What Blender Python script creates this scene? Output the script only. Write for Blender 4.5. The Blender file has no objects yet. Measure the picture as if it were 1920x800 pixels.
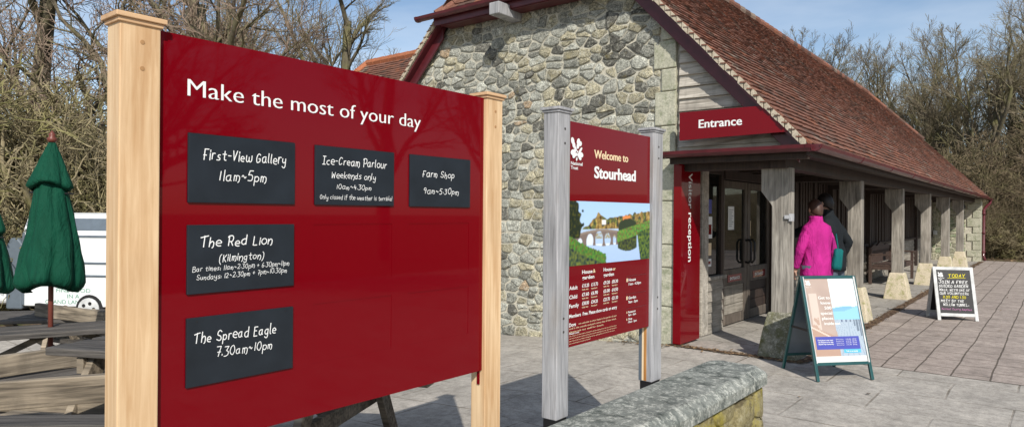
import bpy, math, random
from mathutils import Vector, Matrix, noise
R = math.radians
SC = bpy.context.scene
COL = SC.collection
random.seed(7)

# ------------------------------------------------------------------ helpers
class MB:
    """collects shapes; build() links them as one mesh object"""
    def __init__(s):
        s.v = []; s.f = []; s.c = []; s.col = (1, 1, 1)
    def quad(s, *p):
        b = len(s.v); s.v += [tuple(q) for q in p]; s.f.append(tuple(range(b, b+len(p)))); s.c.append(s.col)
    def mesh(s, vs, fs):
        b = len(s.v); s.v += [tuple(q) for q in vs]
        for f in fs:
            s.f.append(tuple(b+i for i in f)); s.c.append(s.col)
    def box(s, x0, x1, y0, y1, z0, z1, M=None):
        vs = [Vector((x, y, z)) for z in (z0, z1) for y in (y0, y1) for x in (x0, x1)]
        if M is not None: vs = [M @ q for q in vs]
        s.mesh(vs, [(0, 2, 3, 1), (4, 5, 7, 6), (0, 1, 5, 4), (2, 6, 7, 3), (0, 4, 6, 2), (1, 3, 7, 5)])
    def bar(s, a, b, w, h, up=(0, 0, 1)):
        """a rectangular timber from a to b"""
        a = Vector(a); b = Vector(b); d = (b-a); L = d.length; d.normalize()
        u = Vector(up); x = d.cross(u)
        if x.length < 1e-4: x = d.cross(Vector((0, 1, 0)))
        x.normalize(); z = x.cross(d)
        M = Matrix((x, d, z)).transposed().to_4x4(); M.translation = a
        s.box(-w/2, w/2, 0, L, -h/2, h/2, M)
    def prism(s, pts, M):
        """pts 2D closed outline in local xz (counterclockwise), M maps (x,y,z) with y from 0 to 1"""
        n = len(pts)
        vs = [M @ Vector((p[0], 0, p[1])) for p in pts]+[M @ Vector((p[0], 1, p[1])) for p in pts]
        s.mesh(vs, [tuple(range(n)), tuple(range(2*n-1, n-1, -1))]+[(i+n, (i+1) % n+n, (i+1) % n, i) for i in range(n)])
    def pr(s, pts, y0, y1):
        s.prism(pts, Matrix(((1, 0, 0, 0), (0, y1-y0, 0, y0), (0, 0, 1, 0), (0, 0, 0, 1))))
    def tube(s, pts, rad, n=8, cap=True, sx=1.0, sy=1.0):
        pts = [Vector(p) for p in pts]
        if not isinstance(rad, (list, tuple)): rad = [rad]*len(pts)
        b = len(s.v); m = len(pts); prev = None
        for i, p in enumerate(pts):
            d = (pts[min(i+1, m-1)]-pts[max(i-1, 0)])
            if d.length < 1e-9: d = Vector((0, 0, 1))
            d.normalize()
            if prev is None:
                a = Vector((0, 1, 0)) if abs(d.z) > .7 else Vector((0, 0, 1))
                x = d.cross(a)
            else:
                x = prev-d*prev.dot(d)
            if x.length < 1e-6: x = d.orthogonal()
            x.normalize(); prev = x; y = d.cross(x)
            for k in range(n):
                t = 2*math.pi*k/n
                s.v.append(tuple(p+x*(math.cos(t)*rad[i]*sx)+y*(math.sin(t)*rad[i]*sy)))
        for i in range(m-1):
            for k in range(n):
                s.f.append((b+i*n+k, b+i*n+(k+1) % n, b+(i+1)*n+(k+1) % n, b+(i+1)*n+k)); s.c.append(s.col)
        if cap:
            s.f.append(tuple(b+k for k in range(n-1, -1, -1))); s.c.append(s.col)
            s.f.append(tuple(b+(m-1)*n+k for k in range(n))); s.c.append(s.col)
    def lathe(s, prof, c=(0, 0, 0), n=16, M=None):
        b = len(s.v); m = len(prof)
        for r, z in prof:
            for k in range(n):
                t = 2*math.pi*k/n; q = Vector((c[0]+r*math.cos(t), c[1]+r*math.sin(t), c[2]+z))
                s.v.append(tuple(M @ q if M is not None else q))
        for i in range(m-1):
            for k in range(n):
                s.f.append((b+i*n+k, b+i*n+(k+1) % n, b+(i+1)*n+(k+1) % n, b+(i+1)*n+k)); s.c.append(s.col)
        s.f.append(tuple(b+k for k in range(n-1, -1, -1))); s.c.append(s.col)
        s.f.append(tuple(b+(m-1)*n+k for k in range(n))); s.c.append(s.col)
    def sweep(s, prof, a, b, up=(0, 0, 1)):
        """closed 2D profile (side, up) swept from a to b"""
        a = Vector(a); b = Vector(b); d = (b-a).normalized(); x = d.cross(Vector(up)).normalized(); z = x.cross(d)
        n = len(prof); vs = [a+x*p[0]+z*p[1] for p in prof]+[b+x*p[0]+z*p[1] for p in prof]
        s.mesh(vs, [tuple(range(n-1, -1, -1)), tuple(range(n, 2*n))]+[(i, (i+1) % n, (i+1) % n+n, i+n) for i in range(n)])
    def build(s, name, mat, parent=None, smooth=False, bevel=0, colour=False, seg=2, loc=None):
        me = bpy.data.meshes.new(name); me.from_pydata(s.v, [], s.f); me.update()
        if colour:
            a = me.attributes.new('Col', 'FLOAT_COLOR', 'FACE')
            buf = []
            for c in s.c: buf += [c[0], c[1], c[2], 1]
            a.data.foreach_set('color', buf)
        if smooth: me.polygons.foreach_set('use_smooth', [True]*len(me.polygons))
        me.materials.append(mat)
        o = bpy.data.objects.new(name, me); COL.objects.link(o)
        if parent: o.parent = parent
        if loc: o.location = loc
        if bevel:
            m = o.modifiers.new('bevel', 'BEVEL'); m.width = bevel; m.segments = seg; m.limit_method = 'ANGLE'; m.angle_limit = R(40)
        return o

def thing(name, label, cat, loc=(0, 0, 0), rz=0, group=None):
    o = bpy.data.objects.new(name, None); COL.objects.link(o); o.empty_display_size = .2
    o.location = loc; o.rotation_euler = (0, 0, rz); tag(o, label, cat, group); return o
def tag(o, label, cat, group=None):
    o['label'] = label; o['category'] = cat
    if group: o['group'] = group
    return o
def struct(o, kind='structure'):
    o['kind'] = kind; return o
def dup(root, loc, rz=0, label=None, scale=None):
    r = root.copy(); COL.objects.link(r); r.location = loc; r.rotation_euler = (0, 0, rz)
    if label: r['label'] = label
    if scale: r.scale = scale
    for ch in list(root.children):
        c = ch.copy(); COL.objects.link(c); c.parent = r
        for g in list(ch.children):
            d = g.copy(); COL.objects.link(d); d.parent = c
    return r

# ------------------------------------------------------------------ materials
class NT:
    def __init__(s, name):
        s.m = bpy.data.materials.new(name); s.m.use_nodes = True; s.t = s.m.node_tree; s.n = s.t.nodes; s.l = s.t.links
        s.b = s.n['Principled BSDF']; s.tc = None
    def co(s, scale=(1, 1, 1), rot=(0, 0, 0), loc=(0, 0, 0)):
        if s.tc is None: s.tc = s.n.new('ShaderNodeTexCoord')
        mp = s.n.new('ShaderNodeMapping'); mp.inputs['Scale'].default_value = scale; mp.inputs['Rotation'].default_value = rot; mp.inputs['Location'].default_value = loc
        s.l.new(s.tc.outputs['Object'], mp.inputs['Vector']); return mp.outputs[0]
    def noise(s, vec, sc=5, det=4, rough=.55, dist=0):
        n = s.n.new('ShaderNodeTexNoise'); n.inputs['Scale'].default_value = sc; n.inputs['Detail'].default_value = det
        n.inputs['Roughness'].default_value = rough; n.inputs['Distortion'].default_value = dist; s.l.new(vec, n.inputs['Vector']); return n.outputs['Fac']
    def vor(s, vec, sc=5, feat='F1', out='Distance', rnd=1):
        n = s.n.new('ShaderNodeTexVoronoi'); n.inputs['Scale'].default_value = sc; n.feature = feat; n.inputs['Randomness'].default_value = rnd
        s.l.new(vec, n.inputs['Vector']); return n.outputs[out]
    def ramp(s, fac, stops, mode='LINEAR'):
        r = s.n.new('ShaderNodeValToRGB'); e = r.color_ramp.elements; r.color_ramp.interpolation = mode
        while len(e) > 1: e.remove(e[-1])
        for i, (p, c) in enumerate(stops):
            if not isinstance(c, (tuple, list)): c = (c, c, c)
            q = e[0] if i == 0 else e.new(p); q.position = p; q.color = (c[0], c[1], c[2], 1)
        s.l.new(fac, r.inputs['Fac']); return r.outputs['Color']
    def mix(s, a, b, fac=.5, mode='MIX'):
        m = s.n.new('ShaderNodeMix'); m.data_type = 'RGBA'; m.blend_type = mode
        for sock, val in ((m.inputs[6], a), (m.inputs[7], b), (m.inputs[0], fac)):
            if isinstance(val, bpy.types.NodeSocket): s.l.new(val, sock)
            elif isinstance(val, (tuple, list)): sock.default_value = (val[0], val[1], val[2], 1)
            elif sock == m.inputs[0]: sock.default_value = val
            else: sock.default_value = (val, val, val, 1)
        return m.outputs[2]
    def attr(s, name='Col'):
        a = s.n.new('ShaderNodeAttribute'); a.attribute_name = name; return a.outputs['Color']
    def base(s, c):
        if isinstance(c, (tuple, list)): s.b.inputs['Base Color'].default_value = (c[0], c[1], c[2], 1)
        else: s.l.new(c, s.b.inputs['Base Color'])
    def rough(s, c):
        if isinstance(c, (int, float)): s.b.inputs['Roughness'].default_value = c
        else: s.l.new(c, s.b.inputs['Roughness'])
    def bump(s, h, strength=.5, dist=.01):
        b = s.n.new('ShaderNodeBump'); b.inputs['Strength'].default_value = strength; b.inputs['Distance'].default_value = dist
        s.l.new(h, b.inputs['Height']); s.l.new(b.outputs[0], s.b.inputs['Normal'])
    def mult(s, c, f): return s.mix(c, f, 1.0, 'MULTIPLY')

def paint(name, c, rough=.35, spec=.5, coat=0, dirt=.15):
    t = NT(name); n = t.noise(t.co(), 9, 5)
    t.base(t.mult(c, t.ramp(n, [(.3, 1-dirt), (.7, 1)]))); t.rough(rough); t.b.inputs['Specular IOR Level'].default_value = spec
    t.b.inputs['Coat Weight'].default_value = coat; t.b.inputs['Coat Roughness'].default_value = .03
    return t.m

def wood(name, dark, light, axis='z', sc=1, grain=.6, bump=.35, stain=None, rough=.75):
    t = NT(name); k = dict(x=(.06, 1, 1), y=(1, .06, 1), z=(1, 1, .06))[axis]; k = tuple(q*sc for q in k)
    g = t.noise(t.co(k), 70, 5, .6, .5); g2 = t.noise(t.co(k), 14, 3, .5, 1.5); big = t.noise(t.co((1, 1, 1)), 3, 3)
    f = t.mix(g, g2, .5); c = t.ramp(f, [(.35, dark), (.62, light)])
    c = t.mult(c, t.ramp(big, [(.3, 1-grain*.4), (.7, 1.0)]))
    if stain: c = t.mix(c, stain, t.ramp(t.noise(t.co((2, 2, .7)), 3, 4), [(.52, 0), (.72, .6)]))
    t.base(c); t.rough(rough); t.bump(f, bump, .006); return t.m

M = {}
M['oak'] = wood('fresh_oak', (.55, .33, .16), (.80, .58, .35), 'z', .8, .35, .2, (.52, .31, .15), .6)
M['oakcap'] = wood('oak_cap', (.55, .33, .17), (.70, .46, .26), 'x', .8, .3, .15, None, .6)
M['grey'] = wood('weathered_post', (.20, .20, .205), (.47, .465, .475), 'z', 1, .4, .5, (.30, .27, .24), .85)
M['greyx'] = wood('weathered_board', (.25, .22, .18), (.62, .57, .49), 'x', .9, .6, .6, (.12, .11, .09), .85)
M['greyy'] = wood('weathered_board_long', (.17, .15, .12), (.42, .38, .32), 'y', .9, .6, .6, (.12, .11, .09), .85)
M['postg'] = wood('porch_post_wood', (.12, .108, .09), (.46, .42, .36), 'z', 1, .7, .9, (.13, .11, .09), .85)
M['doorwood'] = wood('door_timber', (.055, .042, .032), (.19, .155, .125), 'z', 1, .7, .6, (.05, .04, .03), .7)
M['tabletop'] = wood('table_top_wood', (.016, .014, .012), (.14, .125, .11), 'x', 1.2, .6, .6, None, .7)
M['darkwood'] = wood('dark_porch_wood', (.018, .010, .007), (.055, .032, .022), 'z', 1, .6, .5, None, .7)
M['darkbench'] = wood('dark_bench_wood', (.035, .02, .015), (.10, .06, .045), 'y', 1, .6, .5, None, .7)
M['rail'] = wood('timber_rail', (.055, .043, .030), (.42, .345, .25), 'x', .8, .9, .9, (.05, .04, .03), .85)

def redm():
    t = NT('red_gloss'); n = t.noise(t.co(), 2.2, 4)
    t.base(t.mix((.165, .0003, .0045), (.150, .0003, .004), n)); t.rough(.22)
    t.b.inputs['Specular IOR Level'].default_value = .05
    t.b.inputs['Coat Weight'].default_value = .38; t.b.inputs['Coat Roughness'].default_value = .03
    t.bump(t.noise(t.co(), 3.5, 2), .10, .01); return t.m
M['red'] = redm()
M['maroon'] = paint('maroon_paint', (.115, .018, .024), .4, .4, .2, .35)
M['white'] = paint('white_vinyl', (.82, .82, .80), .5, .3, 0, .06)
M['cream'] = paint('cream_vinyl', (.85, .66, .42), .5, .3, 0, .05)
M['slate'] = paint('chalkboard_face', (.016, .021, .028), .45, .35, 0, .35)
M['blackboard'] = paint('blackboard_face', (.012, .012, .014), .5, .3, 0, .3)
M['chalk'] = paint('chalk_white', (.86, .86, .84), .9, .1, 0, .15)
M['yellow'] = paint('chalk_yellow', (.75, .65, .03), .9, .1, 0, .1)
M['pinkchalk'] = paint('chalk_pink', (.60, .22, .45), .9, .1, 0, .1)
M['black'] = paint('black_metal', (.012, .012, .013), .45, .5)
M['greenmetal'] = paint('green_frame', (.012, .075, .075), .35, .5, .3, .2)
M['whitewood'] = paint('whitewashed_frame', (.66, .67, .66), .7, .3, 0, .35)
M['vanwhite'] = paint('van_white', (.80, .82, .82), .3, .5, .4, .06)
M['vangrey'] = paint('van_grey', (.13, .16, .19), .35, .5, .3, .2)
M['rubber'] = paint('tyre_rubber', (.02, .02, .02), .8, .3)
M['steel'] = paint('steel', (.45, .45, .46), .4, .5)
M['skin'] = paint('skin', (.42, .25, .18), .55, .4, 0, .1)
M['jeans'] = paint('grey_trousers', (.10, .12, .16), .85, .2, 0, .3)
M['shoe'] = paint('dark_shoe', (.03, .025, .02), .6, .4)
M['mesh'] = paint('metal_screw', (.05, .045, .04), .5, .5)
M['glassdark'] = None
def glass(name, c, tr):
    t = NT(name); t.base(c); t.rough(.03); t.b.inputs['Specular IOR Level'].default_value = .6
    t.b.inputs['Alpha'].default_value = tr; return t.m
M['glass'] = glass('window_glass', (.012, .013, .012), .85)

def cloth(name, c, fold=.3, sc=9):
    t = NT(name); n = t.noise(t.co((1, 1, .25)), sc, 4, .6, .8)
    t.base(t.mult(c, t.ramp(n, [(.3, .8), (.7, 1.05)]))); t.rough(.8); t.b.inputs['Specular IOR Level'].default_value = .2
    t.bump(n, fold, .05); return t.m
M['umb'] = cloth('green_canvas', (.002, .060, .032), .7, 13)
M['pink'] = cloth('pink_jacket', (.47, .020, .225), 1.0, 9)
M['navy'] = cloth('dark_jacket', (.011, .014, .017), .6)
M['teal'] = cloth('teal_bag', (.005, .13, .13), .5)
M['hair'] = paint('brown_hair', (.085, .04, .028), .5, .4, 0, .5)
M['hair2'] = paint('dark_hair', (.02, .014, .012), .5, .4, 0, .5)
M['polewood'] = paint('umbrella_pole_wood', (.17, .045, .03), .45, .4)

def stone():
    t = NT('rubble_stone'); c = t.attr(); v = t.co()
    n = t.noise(v, 14, 8, .75); f = t.noise(v, 60, 6, .8)
    c = t.mult(c, t.ramp(n, [(.3, .5), (.5, 1.0), (.7, 1.6)]))
    c = t.mult(c, t.ramp(f, [(.38, .42), (.5, 1.0), (.60, 1.7)]))
    c = t.mix(c, (.52, .51, .43), t.ramp(t.noise(v, 23, 8, .8), [(.53, 0), (.62, .85)]))
    c = t.mix(c, (.03, .03, .025), t.ramp(t.noise(v, 31, 8, .85), [(.545, 0), (.62, .85)]))
    c = t.mix(c, (.33, .27, .10), t.ramp(t.noise(v, 5, 5, .7), [(.60, 0), (.72, .5)]))
    t.base(c); t.rough(.95); t.b.inputs['Specular IOR Level'].default_value = .1
    t.bump(t.mix(n, f, .5), .9, .035); return t.m
M['stone'] = stone()
def rough_mat(name, a, b, c3=None, sc=6, bd=.02, spk=None, mossc=None, fine=80):
    t = NT(name); v = t.co(); n = t.noise(v, sc, 8, .7); f = t.noise(v, fine, 5, .8)
    c = t.ramp(n, [(.3, a), (.7, b)]); c = t.mult(c, t.ramp(f, [(.3, .6), (.5, 1), (.7, 1.3)]))
    if spk: c = t.mix(c, spk, t.ramp(t.noise(v, 24, 8, .9), [(.51, 0), (.58, .62)]))
    if mossc: c = t.mix(c, mossc, t.ramp(t.noise(v, 3.5, 6, .7), [(.48, 0), (.62, .85)]))
    if c3: c = t.mix(c, c3, t.ramp(t.noise(v, 9, 6, .7), [(.52, 0), (.64, .8)]))
    t.base(c); t.rough(.95); t.b.inputs['Specular IOR Level'].default_value = .15
    t.bump(t.mix(n, f, .6), .8, bd); return t.m
M['mortar'] = rough_mat('lime_mortar', (.40, .375, .30), (.64, .60, .49), sc=8, bd=.015, fine=50)
M['coping'] = rough_mat('coping_concrete', (.10, .115, .105), (.30, .31, .28), sc=5, bd=.012, spk=(.70, .70, .62), c3=(.045, .055, .05), fine=60)
M['staddle'] = rough_mat('concrete_footing', (.50, .43, .30), (.66, .58, .44), sc=5, bd=.01, mossc=None, c3=(.30, .30, .12))
M['staddle1'] = rough_mat('lichen_footing', (.13, .125, .09), (.30, .29, .22), sc=8, bd=.03, spk=(.62, .60, .50), mossc=(.12, .12, .04))
M['dressed'] = rough_mat('dressed_stone', (.34, .34, .25), (.55, .53, .42), sc=4, bd=.015, c3=(.24, .26, .17), fine=40)
M['wallbody'] = rough_mat('lichen_wall_stone', (.20, .17, .09), (.42, .36, .18), sc=7, bd=.03, spk=(.50, .46, .32), mossc=(.36, .30, .05), c3=(.09, .07, .04))

def tilem():
    t = NT('clay_tiles'); c = t.attr(); v = t.co()
    c = t.mult(c, t.ramp(t.noise(v, 35, 6, .7), [(.3, .6), (.7, 1.3)]))
    c = t.mix(c, (.055, .045, .03), t.ramp(t.noise(v, 1.3, 7, .7), [(.50, 0), (.75, .55)]))
    c = t.mix(c, (.42, .40, .33), t.ramp(t.noise(v, 45, 4, .8), [(.68, 0), (.72, .7)]))
    c = t.mix(c, (.24, .13, .095), .15)
    t.base(c); t.rough(.9); t.bump(t.noise(v, 50, 5, .7), .5, .01); t.b.inputs['Specular IOR Level'].default_value = .2
    return t.m
M['tile'] = tilem()
M['verge'] = rough_mat('verge_mortar', (.38, .32, .24), (.60, .53, .41), sc=12, bd=.01)

def paving(name, a, b, bw, bh, joint, jw=.012, sc=1.0, spk=None, patch=None, rot=0):
    t = NT(name); v = t.co((1, 1, 1), (0, 0, rot))
    wob = t.n.new('ShaderNodeVectorMath'); wob.operation = 'MULTIPLY_ADD'
    nn = t.n.new('ShaderNodeTexNoise'); nn.inputs['Scale'].default_value = 1.2; nn.inputs['Detail'].default_value = 3; t.l.new(v, nn.inputs['Vector'])
    t.l.new(nn.outputs['Color'], wob.inputs[0]); wob.inputs[1].default_value = (.045, .045, 0); t.l.new(v, wob.inputs[2])
    br = t.n.new('ShaderNodeTexBrick'); t.l.new(wob.outputs[0], br.inputs['Vector']); br.inputs['Scale'].default_value = 1
    br.inputs['Brick Width'].default_value = bw; br.inputs['Row Height'].default_value = bh; br.inputs['Mortar Size'].default_value = jw
    br.inputs['Mortar Smooth'].default_value = .3; br.inputs['Bias'].default_value = 0
    br.inputs['Color1'].default_value = (*a, 1); br.inputs['Color2'].default_value = (*b, 1); br.inputs['Mortar'].default_value = (*joint, 1)
    n = t.noise(v, 2.5, 8, .7); f = t.noise(v, 90, 5, .8); m = t.noise(v, 14, 6, .7)
    jn = t.ramp(t.noise(v, 1.6, 4, .6), [(.42, 0), (.62, 1)])
    flat = t.mix(a, b, t.noise(v, .8, 2))
    c = t.mix(flat, br.outputs['Color'], t.mix(1.0, jn, .75) if patch else 1.0)
    c = t.mult(c, t.ramp(n, [(.3, .66), (.7, 1.18)])); c = t.mult(c, t.ramp(f, [(.3, .65), (.5, 1), (.7, 1.25)]))
    c = t.mult(c, t.ramp(m, [(.32, .70), (.6, 1.05)]))
    if spk: c = t.mix(c, spk, t.ramp(t.noise(v, 26, 5, .85), [(.70, 0), (.73, .7)]))
    t.base(c); t.rough(.9); t.b.inputs['Specular IOR Level'].default_value = .25
    h = t.mix(t.mix(n, f, .5), (0, 0, 0), br.outputs['Fac']); t.bump(h, .5, .015); return t.m
M['flag'] = paving('grey_flagstones', (.48, .44, .385), (.43, .395, .345), .92, .68, (.22, .19, .15), .009, patch=True)
M['porchflag'] = paving('porch_flagstones', (.44, .41, .36), (.38, .35, .31), .75, .6, (.18, .165, .13), .012, patch=True)
M['redpave'] = paving('red_slab_paving', (.44, .37, .32), (.40, .335, .29), .45, .30, (.15, .125, .10), .009, spk=(.50, .42, .34), rot=math.pi/2)
M['debris'] = rough_mat('leaf_debris', (.05, .03, .02), (.17, .10, .065), sc=18, bd=.03, spk=(.33, .27, .20), fine=60)
M['litter'] = rough_mat('leaf_litter', (.06, .04, .025), (.19, .13, .085), sc=3, bd=.05, spk=(.33, .24, .16), mossc=(.055, .075, .02), fine=40)
def barkm(name, a, b, moss):
    t = NT(name); v = t.co(); n = t.noise(t.co((1, 1, .3)), 12, 5, .7)
    c = t.ramp(n, [(.3, a), (.7, b)]); c = t.mix(c, moss, t.ramp(t.noise(v, 1.5, 4), [(.45, 0), (.65, .7)])); t.base(c); t.rough(.95); t.b.inputs['Specular IOR Level'].default_value = .1; t.bump(n, .6, .02); return t.m
M['bark'] = barkm('bark', (.075, .062, .045), (.22, .19, .135), (.17, .165, .07))
M['twig'] = barkm('twigs', (.15, .12, .085), (.29, .245, .17), (.22, .20, .09))
M['twigb'] = barkm('purple_twigs', (.19, .135, .105), (.32, .24, .185), (.21, .18, .10))
M['scrub'] = barkm('scrub_twigs', (.16, .13, .08), (.38, .32, .20), (.20, .20, .06))
M['scrubshade'] = barkm('shaded_scrub_twigs', (.09, .07, .045), (.26, .20, .13), (.12, .12, .05))  # darker copy of scrub: shade on the right-hand thickets put into the colour
M['dead'] = barkm('dry_stems', (.16, .12, .08), (.38, .30, .20), (.15, .15, .06))
def vcol(name, rough=.4):
    t = NT(name); t.base(t.attr()); t.rough(rough); t.b.inputs['Specular IOR Level'].default_value = .3; return t.m
M['print'] = vcol('printed_picture'); M['print2'] = vcol('printed_poster', .25)
M['printblue'] = paint('poster_blue', (.07, .08, .36), .4, .3, 0, .04); M['printcyan'] = paint('poster_cyan', (.10, .42, .62), .4, .3, 0, .04)

# ------------------------------------------------------------------ writing
def text_into(mb, s, x0, zb, width, cap, y=-.001, align='l', contrast=0, bold=0, shear=0):
    """printed words: left end x0, baseline zb, scaled to width and capital height"""
    cu = bpy.data.curves.new('t', 'FONT'); cu.body = s; cu.size = 1; cu.offset = bold; cu.resolution_u = 3; cu.shear = shear
    o = bpy.data.objects.new('t', cu); COL.objects.link(o)
    dg = bpy.context.evaluated_depsgraph_get(); me = bpy.data.meshes.new_from_object(o.evaluated_get(dg))
    xs = [v.co.x for v in me.vertices]
    if not xs: return
    x_lo, x_hi = min(xs), max(xs); sx = width/(x_hi-x_lo) if width else cap/.727; sz = cap/.727
    off = {'l': x0, 'c': x0-(x_hi-x_lo)*sx/2, 'r': x0-(x_hi-x_lo)*sx}[align]
    for k in range(2 if contrast else 1):
        mb.mesh([(off+(v.co.x-x_lo)*sx+(k-.5)*contrast, y-k*.0004, zb+v.co.y*sz) for v in me.vertices], [tuple(reversed(p.vertices)) if p.normal.z < 0 else tuple(p.vertices) for p in me.polygons])
    bpy.data.objects.remove(o); bpy.data.curves.remove(cu); bpy.data.meshes.remove(me)

HW = {  # handwriting strokes: x digit, y letter (d = baseline, h = small-letter height, k = top)
 'a': '4h2h0g0e1d3d4f 4h4e5d', 'b': '0k0d 0g2h4g4e2d0e', 'c': '4h2h0g0e2d4d', 'd': '4h2h0g0e2d4e 4k4d', 'e': '0f4f4g2h0g0e2d4d', 'f': '4j3k2j2c 0h4h',
 'g': '4h2h0g0e2d4e 4h4b2a0b', 'h': '0k0d 0f2h4g4d3c', 'i': '0h0d 0j0i', 'k': '0k0d 4h0f 1f4d', 'l': '0k0e1d', 'm': '0h0d 0g1h2g2d 2g3h5g5d4c', 'n': '0h0d 0f2h4g4d3c',
 'o': '2h0g0e2d4e4g2h', 'p': '0h0a 0g2h4g4e2d0e', 'r': '0h0d 0f1h3h', 's': '4h2h1g2f3f4e3d0d', 't': '2j2e3d4d 0h4h', 'u': '0h0e1d3d4f 4h4d', 'v': '0h2d4h',
 'w': '0h0e1d2d3e3g 3e4d5d6e6h', 'y': '0h0f1e3e4f 4h4b2a0b', 'z': '0h4h 4h0d 0d4d',
 'A': '0d3k 3k5d 1f4f', 'B': '0d0k 0k3k4j3h0h 3h5f4d0d', 'C': '5j3k1j0g1d3d5e', 'D': '0d0k 0k3k5i5f3d0d', 'E': '5k1k 1k1d 1d5d 1h4h', 'F': '1d1k 1k5k 0g3g', 'G': '5j3k1j0g1d3d5e5g 5g3g',
 'H': '0d0k 4d4k 0h4h', 'I': '0k4k 2k2d 0d4d', 'J': '1k5k 4k4e2d0e', 'K': '0k0d 4k0g 1g4d', 'L': '1k1d 1d5d', 'M': '0d0k 0k3g 3g6k 6k6d', 'N': '0d0k 0k4d 4d4k', 'O': '3k1j0g1e3d5e5h4j3k',
 'P': '1d1k 0j1k4k5j5h4g1g', 'R': '1d1k 0j1k4k5i4g1g 3g5d', 'S': '5j3k1j1h4g5e3d0e', 'T': '0j6k 3k3d', 'U': '0k0e2d4e4k', 'V': '0k2d 2d5k', 'W': '0k1d 1d3i 3i5d 5d6k', 'Y': '0k2g 5k2g 2g2d',
 '0': '3k1j0g1e3d4e5g4j3k', '1': '1k1d', '2': '0j2k4j4h0d 0d5d', '3': '0k4k 4k2h 2h4g4e2d0d', '4': '1k0g 0g4g 3i3d', '5': '4k1k 1k0h 0h3h4f3d0d', '6': '3k1i0f1d3d4f3g0f', '7': '0k4k 4k2d 1g4g', '9': '4i2h0i1k3k4i 4i3d',
 '~': '0g1h3f4g', '-': '0g3g', '.': '0f0e', ':': '0g0f 0e0d', '(': '2k0i0d2a', ')': '0k2i2d0a', '!': '0k0f 0e0d', '+': '0g4g 2i2e', ',': '1e0c'}
def hand(mb, s, x0, zb, width, h, y=-.002, pen=.8, slope=0, rng=random):
    """chalk-pen handwriting fitted between x0 and x0+width; h is the capital height"""
    strokes = []; cx = 0
    for ch in s:
        if ch == ' ': cx += 4; continue
        g = HW[ch]; w = 0; jz = rng.uniform(-.55, .5); js = rng.uniform(.85, 1.12)
        for st in g.split():
            pts = [(int(st[i]), ord(st[i+1])-100) for i in range(0, len(st), 2)]
            w = max(w, max(p[0] for p in pts))
            strokes.append([(cx+p[0]*js+p[1]*.18, p[1]*js+jz) for p in pts])
        cx += w+2.3
    tot = cx-2.3; sx = width/tot; sz = h/7; n = len(strokes)
    pw = pen*(sx+sz)/2*.54
    for k, st in enumerate(strokes):
        P = []
        if len(st) < 3: P = st
        else:
            q = [st[0]]+st+[st[-1]]
            for i in range(1, len(q)-2):
                for j in range(4):
                    t = j/4; r = []
                    for a in (0, 1):
                        p0, p1, p2, p3 = q[i-1][a], q[i][a], q[i+1][a], q[i+2][a]
                        r.append(.5*((2*p1)+(-p0+p2)*t+(2*p0-5*p1+4*p2-p3)*t*t+(-p0+3*p1-3*p2+p3)*t**3))
                    P.append(tuple(r))
            P.append(st[-1])
        pp = [Vector((x0+p[0]*sx, zb+p[1]*sz+slope*(p[0]*sx))) for p in P]
        yy = y-(k % 3)*.00025
        vs = []; fs = []; m = len(pp)
        for i, p in enumerate(pp):
            d = pp[min(i+1, m-1)]-pp[max(i-1, 0)]
            if d.length < 1e-9: d = Vector((1, 0))
            d.normalize(); nn = Vector((-d.y, d.x))*pw*.5
            e = Vector((0, 0))
            if i == 0: e = -d*pw*.35
            if i == m-1: e = d*pw*.35
            vs += [(p.x+nn.x+e.x, yy, p.y+nn.y+e.y), (p.x-nn.x+e.x, yy, p.y-nn.y+e.y)]
        for i in range(m-1): fs.append((2*i, 2*i+1, 2*i+3, 2*i+2))
        mb.mesh(vs, fs)

def oak_leaf(mb, x, z, s, y=-.002):
    """white emblem of oak leaves and acorns made of rounded lobes"""
    def ell(cx, cz, a, b, rot, k=0):
        pts = []
        for i in range(14):
            t = 2*math.pi*i/14; px, pz = a*math.cos(t), b*math.sin(t)
            pts.append((x+s*(cx+px*math.cos(rot)-pz*math.sin(rot)), y-.0002*k, z+s*(cz+px*math.sin(rot)+pz*math.cos(rot))))
        mb.quad(*pts)
    L = [(.16, .86, .17, .13, 2.1), (.26, .68, .15, .12, 2.1), (.40, .52, .13, .08, 2.2), (.62, .86, .16, .13, 1.0), (.78, .78, .13, .11, .6), (.58, .66, .14, .11, 1.0),
         (.80, .50, .17, .07, .7), (.70, .36, .14, .08, .8), (.86, .28, .16, .12, -.2), (.74, .14, .14, .10, -.6), (.62, .24, .12, .09, -.5),
         (.14, .34, .17, .13, .2), (.28, .40, .12, .11, .2), (.24, .20, .14, .11, .5), (.40, .26, .10, .08, .6), (.46, .06, .09, .06, 1.2), (.52, .40, .07, .04, .8)]
    for k, (a, b, c, d, e) in enumerate(L): ell(a, b, c, d, e, k)

# ------------------------------------------------------------------ places (building frame: x along the gable, y along the porch)
TH = R(38.7)
D = Vector((math.sin(TH), math.cos(TH), 0)); G = Vector((math.cos(TH), -math.sin(TH), 0))
W0 = Vector((1.89, 7.9, 0))
def P(g, d, z=0): return W0+G*g+D*d+Vector((0, 0, z))
def gd(v):
    w = Vector((v[0], v[1], 0))-W0; return w.dot(G), w.dot(D)
def gz(x, y):
    g, d = gd((x, y)); return gzl(g)
def gzl(g): return -min(.45, .07*max(0, -g))
RB = -TH           # rotation of the building frame
RS = math.pi/2-TH  # rotation of the sign frames (x runs along D)
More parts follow.
